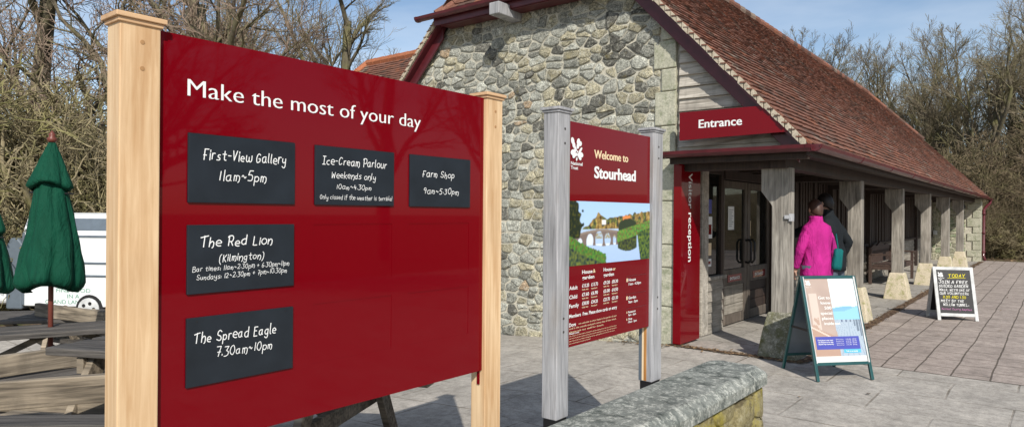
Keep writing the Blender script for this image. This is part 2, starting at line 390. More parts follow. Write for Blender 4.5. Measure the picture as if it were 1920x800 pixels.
# ------------------------------------------------------------------ the two post-mounted sign boards
def sign_frame(px, py): return (px, py, 0)
PD, PG = .107, .082
def post_mesh(x0, x1, y0, y1, z0, z1): b = MB(); b.box(x0, x1, y0, y1, z0, z1); return b
def cap_mesh(x0, x1, y0, y1, z, s=1):
    b = MB()
    b.box(x0-.006, x1+.006, y0-.006, y1+.006, z-.012, z)
    b.box(x0-.013, x1+.013, y0-.013, y1+.013, z, z+.014)
    xc, yc = (x0+x1)/2, (y0+y1)/2; e = .013
    b.mesh([(x0-e, y0-e, z+.014), (x1+e, y0-e, z+.014), (x1+e, y1+e, z+.014), (x0-e, y1+e, z+.014), (xc, yc, z+.026)], [(0, 1, 4), (1, 2, 4), (2, 3, 4), (3, 0, 4)])
    return b
def plugs(x, y, zs, r, mat, parent, name='screw_head'):
    for z in zs:
        b = MB(); b.tube([(x, y+.002, z), (x, y-.0012, z)], r, 12); b.build(name, mat, parent)

LP = Vector((-1.0534, 1.8271, 0))
big = thing('sign_board', 'large dark red board lettered Make the most of your day between pale new oak posts', 'sign board', LP, RS)
x0, x1 = .107, 1.504
for a, zs in ((0, (1.961, 1.889)), (x1, (1.953, 1.885))):
    p = post_mesh(a, a+PD, 0, PG, 0, 2.018).build('post', M['oak'], big, bevel=.003)
    cap_mesh(a, a+PD, 0, PG, 2.019).build('post_cap', M['oakcap'], p, bevel=.002)
    plugs(a+.058, 0, zs, .0062, wood('oak_plug', (.38, .2, .08), (.50, .28, .12), 'z') if a == 0 else bpy.data.materials['oak_plug'], p, 'peg')
# panel with nine shallow pockets
xs = [x0, .195, .548, .628, .979, 1.063, 1.413, x1]; zs = [.808, .984, 1.185, 1.255, 1.457, 1.525, 1.729, 2.008]
b = MB(); yf, yp = .020, .0216
for i in range(7):
    for j in range(7):
        pocket = i in (1, 3, 5) and j in (1, 3, 5)
        y = yp if pocket else yf
        a0, a1, c0, c1 = xs[i], xs[i+1], zs[j], zs[j+1]
        b.quad((a0, y, c0), (a1, y, c0), (a1, y, c1), (a0, y, c1))
        if pocket:
            b.quad((a0, yf, c1), (a0, yp, c1), (a1, yp, c1), (a1, yf, c1)); b.quad((a0, yf, c0), (a1, yf, c0), (a1, yp, c0), (a0, yp, c0))
            b.quad((a0, yf, c0), (a0, yp, c0), (a0, yp, c1), (a0, yf, c1)); b.quad((a1, yf, c0), (a1, yf, c1), (a1, yp, c1), (a1, yp, c0))
X0, X1, Z0, Z1, YB = x0, x1, .808, 2.008, .045
b.quad((X1, YB, Z0), (X0, YB, Z0), (X0, YB, Z1), (X1, YB, Z1)); b.quad((X0, yf, Z1), (X1, yf, Z1), (X1, YB, Z1), (X0, YB, Z1)); b.quad((X0, yf, Z0), (X0, YB, Z0), (X1, YB, Z0), (X1, yf, Z0))
panel = b.build('panel', M['red'], big)
b = MB(); b.box(X1-.006, X1-.0005, .030, .043, .745, .8075); b.box(X1-.014, X1-.001, .0185, .0197, .81, 2.006); b.build('edge_strip', M['red'], panel)
b = MB(); text_into(b, 'Make the most of your day', .193, 1.835, .929, .053, yf-.0012, contrast=.0022, bold=-.012); b.build('lettering', M['white'], panel)
def chalkboard(parent, x, z, w, h, lines, y=.0125, t=.012):
    b = MB(); b.box(x, x+w, y, y+t, z, z+h); o = b.build('chalkboard', M['slate'], parent, bevel=.0015)
    m = MB(); rng = random.Random(int(x*100+z*1000))
    for s, a, c, wd, hh, pen, sl in lines: hand(m, s, a, c+hh*.06, wd, hh*.86, y-.0012, pen, sl, rng)
    m.build('chalk_writing', M['chalk'], o)
    b = MB()
    for q in (x+.03, x+w-.03): b.tube([(q, y+.002, z+h-.012), (q, y-.0008, z+h-.012)], .0022, 8)
    b.build('screw_heads', M['black'], o); return o
BH = .203
chalkboard(panel, .1935, 1.5245, .355, BH, [('First-View Gallery', .236, 1.652, .275, .036, 1.5, .0), ('11am~5pm', .285, 1.592, .155, .034, 1.4, .0)])
chalkboard(panel, .628, 1.5245, .353, BH, [('Ice-Cream Parlour', .655, 1.664, .285, .032, 1.5, 0), ('Weekends only', .693, 1.618, .195, .026, 1.4, 0), ('10am~4.30pm', .714, 1.580, .155, .019, 1.4, 0), ('Only closed if the weather is terrible!', .646, 1.544, .322, .018, 1.4, 0)])
chalkboard(panel, 1.063, 1.5245, .349, BH, [('Farm Shop', 1.127, 1.643, .180, .029, 1.5, 0), ('9am~5.30pm', 1.134, 1.576, .2, .026, 1.4, 0)])
chalkboard(panel, .1925, 1.256, .355, BH, [('The Red Lion', .228, 1.391, .236, .034, 1.5, .02), ('(Kilmington)', .289, 1.346, .146, .026, 1.5, .03), ('Bar times: 11am~2.30pm + 6.30pm~11pm', .207, 1.321, .32, .017, 1.4, .01), ('Sundays: 12~2.30pm + 7pm~10.30pm', .219, 1.296, .30, .017, 1.4, .02)])
chalkboard(panel, .192, .984, .354, BH, [('The Spread Eagle', .212, 1.110, .268, .036, 1.5, -.01), ('7.30am~10pm', .281, 1.060, .186, .031, 1.4, 0)])

# welcome sign
WR = Vector((.8264, 4.1, 0)); WL = WR-D*.88-(-G)*.02   # panel left end, front plane of posts
wel = thing('sign_board', 'smaller red welcome board with bridge photograph and price list between weathered grey posts', 'sign board', WL, RS)
for a, zc, wd in ((-.112, (1.918, 1.847, .986, .92), .105), (.885, (1.91, 1.841, 1.0, .93), .125)):
    p = post_mesh(a, a+wd, 0, .088, .495, 2.008).build('post', M['grey'], wel, bevel=.004)
    cap_mesh(a, a+wd, 0, .088, 2.008).build('post_cap', M['grey'], p, bevel=.002)
    plugs(a+wd*.55, 0, zc, .0065, M['mesh'], p, 'screw_head')
    if a > 0:
        for (ya, yb2, mm) in ((.066, .0875, M['vangrey']), (.054, .066, M['cream']), (.036, .054, wood('rust_stain', (.40, .14, .02), (.58, .28, .08), 'z'))):
            b = MB(); b.box(a-.0015, a+.001, ya, yb2, .5, .828); b.build('stain_streak', mm, p)
    b = MB(); b.box(a+.006, a+wd-.006, .006, .082, 0, .495); b.box(a-.03, a+wd+.03, -.02, .11, 0, .012); b.build('metal_shoe', M['black'], p, bevel=.002)
b = MB(); b.box(0, .88, .02, .04, .83, 1.966); wp = b.build('panel', M['red'], wel, bevel=.001)
def bridge_picture(u, v):
    """printed landscape: lake, arched bridge, autumn woods"""
    n = lambda s, o=0: noise.noise(Vector((u*2.7*s+o, v*s+o*1.7, o)))
    sky = (.52-.12*v, .68-.08*v, .86)
    c = sky
    ridge = .60+.28*u+.05*n(9, 3)+.12*math.exp(-((u-.34)/.05)**2)-.10*math.exp(-((u-.13)/.07)**2)-.1*max(0, u-.75)
    if v < ridge and v > .5:
        k = n(16, 5)+.6*n(40, 9)
        c = (.30+.38*k, .20+.27*k, .06+.09*k) if n(7, 8) > -.12 else (.10+.2*k, .11+.2*k, .04)
        if abs(u-.68) < .05 and abs(v-.73) < .05: c = (.72, .25, .07)
        if abs(u-.40) < .025 and abs(v-.67) < .04: c = (.80, .80, .78)
        if v < .56: c = (.16, .2, .12)
    if v <= .56: c = (.40+.1*v, .55+.1*v, .80)
    if .30 < u < .62 and .40 < v < .5: c = (.35, .30, .16) if n(20, 2) > 0 else (.42, .5, .58)
    arch = .555-.9*(u-.38)**2
    if .06 < u < .64:
        if arch-.035 < v < arch: c = (.28, .22, .18)
        elif arch-.28+.28*abs(u-.4) < v < arch:
            inside = False
            for cx, w, hh in ((.13, .028, .12), (.24, .038, .16), (.345, .045, .19), (.445, .036, .15), (.53, .02, .13)):
                if ((u-cx)/w)**2+((v-(arch-.17))/(hh*.75))**2 < 1: inside = True
            if not inside: c = (.20, .15, .13)
            elif u < .3 or v < .32: c = (.72, .80, .92)
    if (v > .42 and u < .15+.06*n(9, 4)-.3*max(0, v-.8)) : c = (.012+.10*max(0, n(22, 6)), .02+.09*max(0, n(22, 6)), .008)
    if ((u-.70)/.125)**2+((v-.58)/.15)**2 < 1+.2*n(12): c = (.03, .045, .02)
    bank = .34+.42*(u-.55) if u > .55 else -1
    if u > .56 and v < bank+.17 and v > bank-.02-.8*max(0, u-.83): c = (.13+.14*n(22), .23+.2*n(22, 2), .04)
    if u > .57 and u < .82 and v <= bank-.02 and v > .17+.9*(u-.70)**2*4: c = (.05+.10*n(21), .065+.12*n(21), .022)
    if u > .83+.1*(.4-v) and v < bank+.03: c = (.07+.16*n(19), .12+.2*n(19), .025)
    lb = .48-.9*u if u < .22 else .28-.9*(u-.22)**1.2
    if u < .43+.01*n(30) and v < lb+.02*n(20): c = (.09+.10*n(22), .19+.16*n(22, 1), .03) if v > lb-.17 else (.08+.15*n(19), .11+.16*n(19), .035)
    return tuple(max(.004, q) for q in c)
def picture(name, fn, x0, x1, z0, z1, nx, nz, y, mat, parent, slope=(0, 0)):
    b = MB()
    for i in range(nx):
        for j in range(nz):
            ss = [fn((i+a)/nx, (j+c)/nz) for a in (.0, .5, 1.0) for c in (.0, .5, 1.0)]; b.col = tuple(sum(q[k] for q in ss)/9 for k in range(3))
            a0, a1 = x0+(x1-x0)*i/nx, x0+(x1-x0)*(i+1)/nx; c0, c1 = z0+(z1-z0)*j/nz, z0+(z1-z0)*(j+1)/nz
            b.quad((a0, y, c0), (a1, y, c0), (a1, y, c1), (a0, y, c1))
    return b.build(name, mat, parent, colour=True)
picture('landscape_print', bridge_picture, .0005, .8795, 1.237, 1.566, 150, 80, .0188, M['print'], wp)
b = MB(); Y = .0185
oak_leaf(b, .024, 1.772, .112, Y)
text_into(b, 'National', .027, 1.748, .108, .017, Y, bold=.02); text_into(b, 'Trust', .027, 1.726, .066, .017, Y, bold=.02)
text_into(b, 'Stourhead', .25, 1.692, .45, .063, Y, contrast=.004, bold=.022)
for s, x, z, w, h in (('House', .139, 1.192, .10, .019), ('garden', .139, 1.163, .118, .019), ('House', .351, 1.192, .09, .019), ('garden', .351, 1.163, .11, .019),
                      ('Adult', .022, 1.118, .075, .019), ('Child', .022, 1.072, .072, .019), ('Family', .022, 1.027, .088, .019), ('Members', .022, .977, .108, .018),
                      ('Free. Please show cards on entry', .148, .977, .35, .018), ('Dogs', .022, .932, .062, .019),
                      ('House', .627, 1.118, .085, .017), ('11am - 4.30pm', .627, 1.095, .148, .015), ('Garden', .627, 1.016, .09, .016), ('9am - 5pm', .627, .993, .11, .015), ('Restaurant', .627, .937, .085, .012), ('9am - 5pm', .627, .92, .09, .012), ('Shop', .627, .897, .045, .012), ('10am - 5pm', .627, .88, .1, .012)):
    text_into(b, s, x, z, w, h, Y, bold=.02)
for r, row in enumerate((('£15.20', '£13.70', '£9.20', '£8.30'), ('£7.60', '£6.90', '£5.00', '£4.50'), ('£38.00', '£34.20', '£23.70', '£21.50'))):
    for k, s in enumerate(row): text_into(b, s, (.14, .228, .352, .441)[k], 1.122-.0455*r, .066, .018, Y, bold=.02)
text_into(b, 'Please note', .024, .893, .09, .008, Y, bold=.02)
b.build('lettering', M['white'], wp)
b = MB()
text_into(b, 'Welcome to', .248, 1.796, .362, .046, Y, contrast=.003, bold=.008)
text_into(b, '&', .246, 1.192, .022, .019, Y, bold=.02); text_into(b, 'or', .447, 1.192, .032, .017, Y, bold=.02)
for r in range(3):
    for k in range(4): text_into(b, ('Gift Aid', 'Standard')[k % 2], (.14, .228, .352, .441)[k], 1.106-.0455*r, .058, .008, Y, bold=.01)
for i, s in enumerate(('are welcome on short leads in the garden all year', 'and in the woods and park every day of the week', 'please ask our staff for details')):
    text_into(b, s, (.11, .024, .024)[i], .935-.017*i, (.385, .465, .33)[i], .009, Y)
for i in range(4): text_into(b, 'Last entry is one hour before closing time and the opening times may vary with the season', .024, .882-.0125*i, (.47, .47, .45, .2)[i], .006, Y)
for z in (1.116, 1.014): b.quad((.603, Y, z), (.617, Y, z), (.617, Y, z+.02), (.603, Y, z+.02))
for z in (.936, .896): b.quad((.607, Y, z), (.614, Y, z), (.614, Y, z+.012), (.607, Y, z+.012))
b.build('lettering', M['cream'], wp)
b = MB()
for z in (1.147, 1.045, .962): b.box(.6, .84, .0186, .0196, z, z+.0015)
b.build('divider', M['maroon'], wp)

# ------------------------------------------------------------------ visitor building (everything in the building frame)
bld = thing('visitor_building', 'long stone building with half hipped red tiled roof and open timber porch along its side', 'building', W0, RB)
GC, RZ, SL = -2.1, 6.05, 1.06
def rz(g): return RZ-SL*abs(g-GC)
DE = 21.9; EZ = rz(1.53); HZ = 4.38

def clip(poly, n, c):
    """keep the part of a 2D polygon where p.n <= c"""
    out = []
    for i in range(len(poly)):
        a, b_ = poly[i], poly[(i+1) % len(poly)]
        da = a[0]*n[0]+a[1]*n[1]-c; db = b_[0]*n[0]+b_[1]*n[1]-c
        if da <= 0: out.append(a)
        if (da < 0 < db) or (db < 0 < da):
            t = da/(da-db); out.append((a[0]+(b_[0]-a[0])*t, a[1]+(b_[1]-a[1])*t))
    return out
def stone_field(mb, outline, seed, hrange=(.06, .20), wrange=(.07, .36), gap=.016, jit=.030, depth=(.006, .024), cols=None, roundit=2, y0=0):
    rng = random.Random(seed)
    xs_ = [p[0] for p in outline]; zs_ = [p[1] for p in outline]
    sites = []; z = min(zs_)-.1; row = 0
    while z < max(zs_)+.1:
        h = rng.uniform(*hrange); x = min(xs_)-.2+rng.uniform(0, .2)
        while x < max(xs_)+.2:
            w = rng.uniform(*wrange)
            if rng.random() < .35 and h > .12 and w < .30:
                sites.append((x+w/2, z+h*.26)); sites.append((x+w/2+rng.uniform(-.03, .03), z+h*.76))
            else: sites.append((x+w/2+rng.uniform(-jit, jit)*.5, z+h/2+rng.uniform(-jit, jit)))
            x += w
        z += h; row += 1
    grid = {}
    for i, s_ in enumerate(sites): grid.setdefault((int(s_[0]//.4), int(s_[1]//.4)), []).append(i)
    edges = []
    for i in range(len(outline)):
        a, b_ = outline[i], outline[(i+1) % len(outline)]; n = (b_[1]-a[1], -(b_[0]-a[0])); L = math.hypot(*n); n = (n[0]/L, n[1]/L)
        edges.append((n, a[0]*n[0]+a[1]*n[1]))
    for i, (sx, sz) in enumerate(sites):
        poly = [(sx-.5, sz-.5), (sx+.5, sz-.5), (sx+.5, sz+.5), (sx-.5, sz+.5)]
        cx, cz = int(sx//.4), int(sz//.4); g_ = gap*rng.uniform(.4, 1.8)
        for ix in range(cx-1, cx+2):
            for iz in range(cz-1, cz+2):
                for j in grid.get((ix, iz), ()):
                    if j == i: continue
                    tx, tz = sites[j]; dx, dz = tx-sx, (tz-sz)*1.5   # wider than tall
                    n = (dx, dz*1.5); L = math.hypot(*n)
                    if L < 1e-6: continue
                    n = (n[0]/L, n[1]/L); mx, mz = (sx+tx)/2, (sz+tz)/2
                    poly = clip(poly, n, mx*n[0]+mz*n[1]-g_/2)
                    if len(poly) < 3: break
        for n, c in edges:
            if len(poly) >= 3: poly = clip(poly, n, c-.004)
        if len(poly) < 3: continue
        ar = abs(sum(poly[k][0]*poly[(k+1) % len(poly)][1]-poly[(k+1) % len(poly)][0]*poly[k][1] for k in range(len(poly))))/2
        if ar < .0025: continue
        for _ in range(roundit):
            q = []
            for k in range(len(poly)):
                a, b_ = poly[k], poly[(k+1) % len(poly)]
                c1 = rng.uniform(.04, .19); c2 = rng.uniform(.04, .19); q += [(a[0]*(1-c1)+b_[0]*c1, a[1]*(1-c1)+b_[1]*c1), (a[0]*c2+b_[0]*(1-c2), a[1]*c2+b_[1]*(1-c2))]
            poly = q
        mx = sum(p[0] for p in poly)/len(poly); mz = sum(p[1] for p in poly)/len(poly)
        h = rng.uniform(*depth)
        poly = [(p[0]+.022*noise.noise(Vector((p[0]*15, p[1]*15, i))), p[1]+.020*noise.noise(Vector((p[0]*15, p[1]*15, i+50.5)))) for p in poly]
        rings = [(1.0, .008), (.97, -h*.8), (.92, -h), (.5, -h*1.05)]
        vs = []; n = len(poly)
        for s_, y in rings:
            for p in poly:
                qx, qz = mx+(p[0]-mx)*s_, mz+(p[1]-mz)*s_
                yy = y if s_ == 1.0 else y+.012*noise.noise(Vector((qx*11, qz*11, i*.37)))
                vs.append((qx, y0+yy, qz))
        vs.append((mx, y0-h*1.1, mz)); fs = []
        for r_ in range(3):
            for k in range(n): fs.append((r_*n+k, r_*n+(k+1) % n, (r_+1)*n+(k+1) % n, (r_+1)*n+k))
        for k in range(n): fs.append((3*n+k, 3*n+(k+1) % n, 4*n))
        mb.col = (cols or stone_col)(rng); mb.mesh(vs, fs)
def stone_col(r):
    k = r.random()
    if k < .14: b_ = r.uniform(.09, .16); return (b_*1.03, b_, b_*.86)
    if k < .38: b_ = r.uniform(.28, .45); return (b_*1.05, b_*.96, b_*.68)
    if k < .40: return (.40, .30, .20)
    b_ = r.uniform(.20, .46); return (b_*1.0, b_, b_*.86)
def block_col(r):
    b_ = r.uniform(.28, .42); return (b_, b_*.97, b_*.70) if r.random() < .7 else (b_*.7, b_*.8, b_*.5)

GB = -.45
out = [(-5.25, GB), (0, GB), (0, rz(0)-.10), (-.62, rz(-.62)-.10), (-.62, 4.36), (-3.6, 4.36), (-3.6, rz(-3.6)-.10), (-5.25, rz(-5.25)-.10)]
out = [(-5.25, GB), (0, GB), (0, rz(0)-.11)]+[(-.52-.105, 4.36), (-3.57, 4.36)]+[(-5.25, rz(-5.25)-.11)]
b = MB(); b.pr(out, 0, .35); wall = b.build('gable_wall', M['mortar'], bld)
sf = [(-5.25, GB), (-.20, GB), (-.20, 3.98), (-.63, 4.35), (-3.56, 4.35), (-5.25, rz(-5.25)-.12)]
b = MB(); stone_field(b, sf, 11); b.build('rubble_stones', M['stone'], wall, smooth=True, colour=True)
b = MB(); z = GB; rng = random.Random(5); k = 0
while z < 3.75:
    h = rng.uniform(.26, .52); w = (.20, .27)[k % 2]*rng.uniform(.85, 1.05); h = min(h, 3.80-z)
    top = min(z+h-.010, 3.82)
    b.box(-w, 0.003, -.028, .1, z, top); z += h; k += 1
b.build('quoin_stones', M['dressed'], wall, bevel=.012)
# rest of the shell
b = MB(); b.box(-5.25, -4.95, .35, 21.6, GB, rz(-5.25)-.1); b.box(-4.95, -.45, 21.3, 21.6, GB, 4.3)
b.pr([(-5.25, 2.2), (1.4, 2.06), (1.4, rz(1.4)-.12), (-.6, 4.3), (-3.6, 4.3), (-5.25, rz(-5.25)-.12)], 21.3, 21.6); b.build('rear_wall', M['mortar'], bld)
# end wall closing the porch
b = MB(); b.box(-.02, 1.42, 20.53, 20.9, -.1, 2.14); ew = b.build('porch_end_wall', M['mortar'], bld)
b = MB(); stone_field(b, [(0, -.1), (.98, -.1), (.98, 2.12), (0, 2.12)], 21, (.13, .22), (.16, .34), .018, .015, (.01, .022), block_col, 1, 20.53); b.build('rubble_stones', M['stone'], ew, smooth=True, colour=True)
b = MB(); z = -.1; k = 0
while z < 2.05:
    h = (.27, .22, .30)[k % 3]; w = (.24, .40)[k % 2]; b.box(1.423-w, 1.423, 20.495, 20.8, z, min(z+h-.012, 2.12)); z += h; k += 1
b.build('quoin_stones', M['dressed'], ew, bevel=.01)
b = MB(); b.lathe([(.0, 0), (.05, .0), (.06, .03), (.06, .09), (.04, .12), (0, .12)], (.93, 20.42, 1.80), 12); b.tube([(.93, 20.5, 1.9), (.93, 20.42, 1.9)], .02, 8); b.build('wall_lamp', M['black'], ew, smooth=True)
b = MB(); b.box(.04, .16, 20.44, 20.5, .88, 1.02); b.build('socket_box', M['whitewood'], ew, bevel=.006)

# roof slopes
def slope_body(sign):
    b = MB()
    e = 3.63
    for s_ in (sign,):
        g0 = GC+s_*e; gh = GC+s_*(RZ-HZ)/SL
        dh = -.22+(RZ-HZ)/1.1
        top = [(g0, -.19, EZ-.03), (g0, DE-.03, EZ-.03), (gh, DE-.03, HZ-.03), (GC, DE-dh-.42, RZ-.03), (GC, dh, RZ-.03), (gh, -.19, HZ-.03)]
        n = len(top); vs = top+[(p[0], p[1], p[2]-.08) for p in top]
        fs = [tuple(range(n)), tuple(range(2*n-1, n-1, -1))]+[(i, i+n, (i+1) % n+n, (i+1) % n) for i in range(n)]
        if s_ < 0: fs = [tuple(reversed(f)) for f in fs]
        b.mesh(vs, fs)
    return b
roofp = slope_body(1).build('roof', M['darkwood'], bld)
slope_body(-1).build('roof_boarding', M['darkwood'], roofp)
def tile_field(mb, O, A, Dn, L, H, keep, seed, tw=.165, gauge=.098, pal=None):
    """rows of clay tiles: O upper corner, A along, Dn down the slope"""
    O = Vector(O); A = Vector(A).normalized(); Dn = Vector(Dn).normalized(); N = Dn.cross(A)
    if N.z < 0: N = -N
    rng = random.Random(seed); rows = int(H/gauge); nc = int(L/tw)
    gq = H/rows; tq = L/nc
    for r_ in range(rows):
        off = (r_ % 2)*tq*.5
        for c_ in range(-1, nc+1):
            a0 = c_*tq+off+.003; a1 = a0+tq-.006
            a0 = max(a0, 0); a1 = min(a1, L)
            if a1-a0 < .02: continue
            s1 = (r_+1)*gq+rng.uniform(-.004, .004); s0 = s1-gq*1.25
            q = O+A*((a0+a1)/2)+Dn*(s1-gq*.5)
            if not keep(q): continue
            lift = .026+rng.uniform(-.003, .006); sag = .012*noise.noise(q*.6)
            mb.col = (pal or tile_col)(rng, q)
            t1 = rng.uniform(-.004, .004)
            up0, up1 = N*(.006+sag), N*(lift+sag)
            p = [O+A*a0+Dn*s0+up0, O+A*a1+Dn*s0+up0, O+A*a1+Dn*s1+up1+N*t1, O+A*a0+Dn*s1+up1-N*t1]
            lo = [O+A*a1+Dn*s1-N*.004, O+A*a0+Dn*s1-N*.004]
            mb.mesh(p+lo, [(0, 1, 2, 3) if (p[1]-p[0]).cross(p[3]-p[0]).dot(N) > 0 else (3, 2, 1, 0), (3, 2, 4, 5), (3, 5, 0), (2, 1, 4)])
def tile_col(r, q):
    k = r.random(); n = noise.noise(q*.35); s_ = 1+.25*n
    if k < .07: c = (.27, .105, .06)
    elif k < .25: c = (.095, .060, .048)
    elif k < .30: c = (.25, .20, .16)
    else:
        b_ = r.uniform(.8, 1.25); c = (.20*b_, .092*b_, .064*b_)
    return tuple(x*s_ for x in c)
LS = 3.63*math.hypot(1, SL)
def keep_main(q):
    dh = -.22+(q.z-HZ)/1.1 if q.z > HZ else -9
    de = DE+.42-(q.z-HZ)/1.1-.0 if q.z > HZ else 99
    return dh < q.y < de
TD = Vector((1, 0, -SL)).normalized()
b = MB(); tile_field(b, (GC, -.22, RZ), (0, 1, 0), TD, DE+.22, LS, keep_main, 1); b.build('roof_tiles', M['tile'], roofp, colour=True)
b = MB(); tile_field(b, (GC, -.22, RZ), (0, 1, 0), (-TD.x, 0, TD.z), DE+.22, LS, keep_main, 2, .33, .196); b.build('roof_tiles', M['tile'], roofp, colour=True)
dh = -.22+(RZ-HZ)/1.1; gw = (RZ-HZ)/SL
for y0, s_ in ((-.22, 1), (DE+.12, -1)):
    b = MB()
    ya = y0; yb = y0+s_*(RZ-HZ)/1.1
    b.mesh([(GC-gw, ya, HZ-.02), (GC+gw, ya, HZ-.02), (GC, yb, RZ-.02), (GC-gw, ya, HZ-.08), (GC+gw, ya, HZ-.08)], [(0, 1, 2), (0, 3, 4, 1)])
    b.build('hip_boarding', M['darkwood'], roofp)
    b = MB(); dn = Vector((0, -s_*1, -1.1)).normalized()
    tile_field(b, (GC-gw, yb, RZ), (1, 0, 0), dn, 2*gw, (RZ-HZ)*math.hypot(1, 1/1.1), lambda q: abs(q.x-GC) < (RZ-q.z)/SL+.02, 3, .165, .1)
    b.build('hip_tiles', M['tile'], roofp, colour=True)
rt = MB(); rng = random.Random(9); y = dh
while y < DE-dh-.2:
    rt.col = tile_col(rng, Vector((0, y, 6))); rt.tube([(GC, y, RZ-.02), (GC, y+.33, RZ-.015)], [.105, .118], 10); y += .32
for g0, ya in ((GC+gw, -.22), (GC-gw, -.22)):
    a = Vector((g0, ya, HZ)); c = Vector((GC, dh, RZ)); k = 9
    for i in range(k): rt.col = tile_col(rng, a); rt.tube([a.lerp(c, i/k), a.lerp(c, (i+1.05)/k)], [.10, .085], 8)
for g0 in (GC+gw, GC-gw):
    a = Vector((g0, DE+.12, HZ)); c = Vector((GC, DE-dh-.42+.1, RZ)); k = 9
    for i in range(k): rt.col = tile_col(rng, a); rt.tube([a.lerp(c, i/k), a.lerp(c, (i+1.05)/k)], [.10, .085], 8)
rt.build('ridge_tiles', M['tile'], roofp, colour=True)
# verge: mortar undercloak with tile ends, soffit, barge boards
def along(g0, g1, off0, off1, d0, d1, b):
    z = lambda g: rz(g)
    b.mesh([(g0, d0, z(g0)+off0), (g1, d0, z(g1)+off0), (g1, d1, z(g1)+off0), (g0, d1, z(g0)+off0), (g0, d0, z(g0)+off1), (g1, d0, z(g1)+off1), (g1, d1, z(g1)+off1), (g0, d1, z(g0)+off1)],
           [(0, 1, 2, 3), (4, 7, 6, 5), (0, 4, 5, 1), (3, 2, 6, 7), (0, 3, 7, 4), (1, 5, 6, 2)])
gr, gl = GC+gw, GC-gw
for ga, gb in ((gr+.0, 1.50), (gl, GC-3.6)):
    b = MB(); s_ = 1 if gb > ga else -1; g = ga; rng = random.Random(4)
    while (gb-g)*s_ > .03:
        g2 = g+s_*.07; along(g, g2-s_*.010, -.070+rng.uniform(-.01, .01), .006+rng.uniform(0, .012), -.232-rng.uniform(0, .012), -.18, b); g = g2
    b.build('verge_mortar', M['verge'], roofp)
    b = MB(); g = ga; rng = random.Random(14)
    while (gb-g)*s_ > .08:
        b.col = tile_col(rng, Vector((g, 0, 5))); b.bar((g, -.239, rz(g)-.040), (g+s_*.060, -.239, rz(g+s_*.06)+.018), .016, .013); g += s_*.0715
    b.build('tile_ends', M['tile'], roofp, colour=True)
    b = MB(); along(ga, gb, -.115, -.072, -.205, -.02, b); b.build('verge_soffit', M['maroon'], roofp)
    b = MB(); along(ga, min(gb, 1.40) if s_ > 0 else gb, -.30, -.116, -.105, -.075, b); b.build('barge_board', M['maroon'], roofp, bevel=.004)
b = MB(); b.box(gl-.02, gr+.02, -.275, -.25, HZ-.15, HZ-.03); b.box(gl+.1, gr-.1, -.25, -.02, HZ-.16, HZ-.135); b.build('hip_fascia', M['maroon'], roofp)
GUT = [(-.06, 0), (-.052, -.035), (-.03, -.058), (0, -.066), (.03, -.058), (.052, -.035), (.06, 0), (.054, 0), (.045, -.03), (0, -.056), (-.045, -.03), (-.054, 0)]
def gutter(b, a, c):
    b.sweep(GUT, a, c)
    L = (Vector(c)-Vector(a)).length; n = max(1, int(L/1.8))
    for i in range(n+1):
        p = Vector(a).lerp(Vector(c), (i+.02)/(n+.04)); dd = (Vector(c)-Vector(a)).normalized()
        b.sweep([(q[0]*1.12, q[1]*1.1+.001) for q in GUT[:7]]+[(.0, .004)], p-dd*.02, p+dd*.02)
b = MB(); gutter(b, (gl-.32, -.335, HZ+.0), (gr+.22, -.335, HZ+.0)); b.build('gutter', M['maroon'], roofp)
b = MB(); gutter(b, (-.05, -.31, 2.20), (1.58, -.31, 2.20)); gutter(b, (1.60, -.30, 2.20), (1.60, DE, 2.15)); b.build('gutter', M['maroon'], roofp)
b = MB(); b.tube([(1.60, DE-.15, 2.1), (1.58, DE-.2, 1.98), (1.50, DE-.6, 1.86), (1.48, 20.9-.2, 1.75), (1.48, 20.65, .2), (1.53, 20.55, .05)], .045, 8)
for z in (1.6, .95, .3): b.tube([(1.48, 20.66, z), (1.48, 20.66, z+.05)], .06, 8)
b.build('downpipe', M['maroon'], roofp, smooth=True)
b = MB(); b.box(1.515, 1.535, -.28, DE-.05, EZ-.10, EZ-.05); b.build('fascia', M['darkwood'], roofp)
b = MB(); b.box(-2.44, -2.27, -.50, .1, 4.12, 4.28); b.build('beam_end', M['grey'], bld, bevel=.01)
# weatherboarding over the entrance
z = 2.14; k = 0
wb = thing  # (kept below as parts of the building)
wbm = MB(); rng = random.Random(3)
wbm.pr([(.0, 2.10), (1.45, 2.10), (1.45, rz(1.45)-.2), (.0, rz(0)-.13)], .03, .08)
while z < 3.7:
    top = z+.155; xe0 = GC+(RZ-.20-z)/SL; xe1 = GC+(RZ-.20-top)/SL
    if xe0 < .15: break
    dz = rng.uniform(-.006, .006)
    pts = [(.045, z+dz), (xe0, z+rng.uniform(-.006, .006)), (max(xe1, .05), top), (.045, top)]
    n = 4; yb_, yt = -.012, .018
    vs = [(pts[0][0], yb_-.018, pts[0][1]), (pts[1][0], yb_-.018, pts[1][1]), (pts[2][0], yt-.016, pts[2][1]), (pts[3][0], yt-.016, pts[3][1])]
    vs += [(p[0], .03, p[1]) for p in pts]
    wbm.mesh(vs, [(0, 1, 2, 3), (0, 4, 5, 1), (1, 5, 6, 2), (3, 2, 6, 7), (0, 3, 7, 4)])
    z += .137
wbm.build('weatherboarding', M['greyx'], bld)
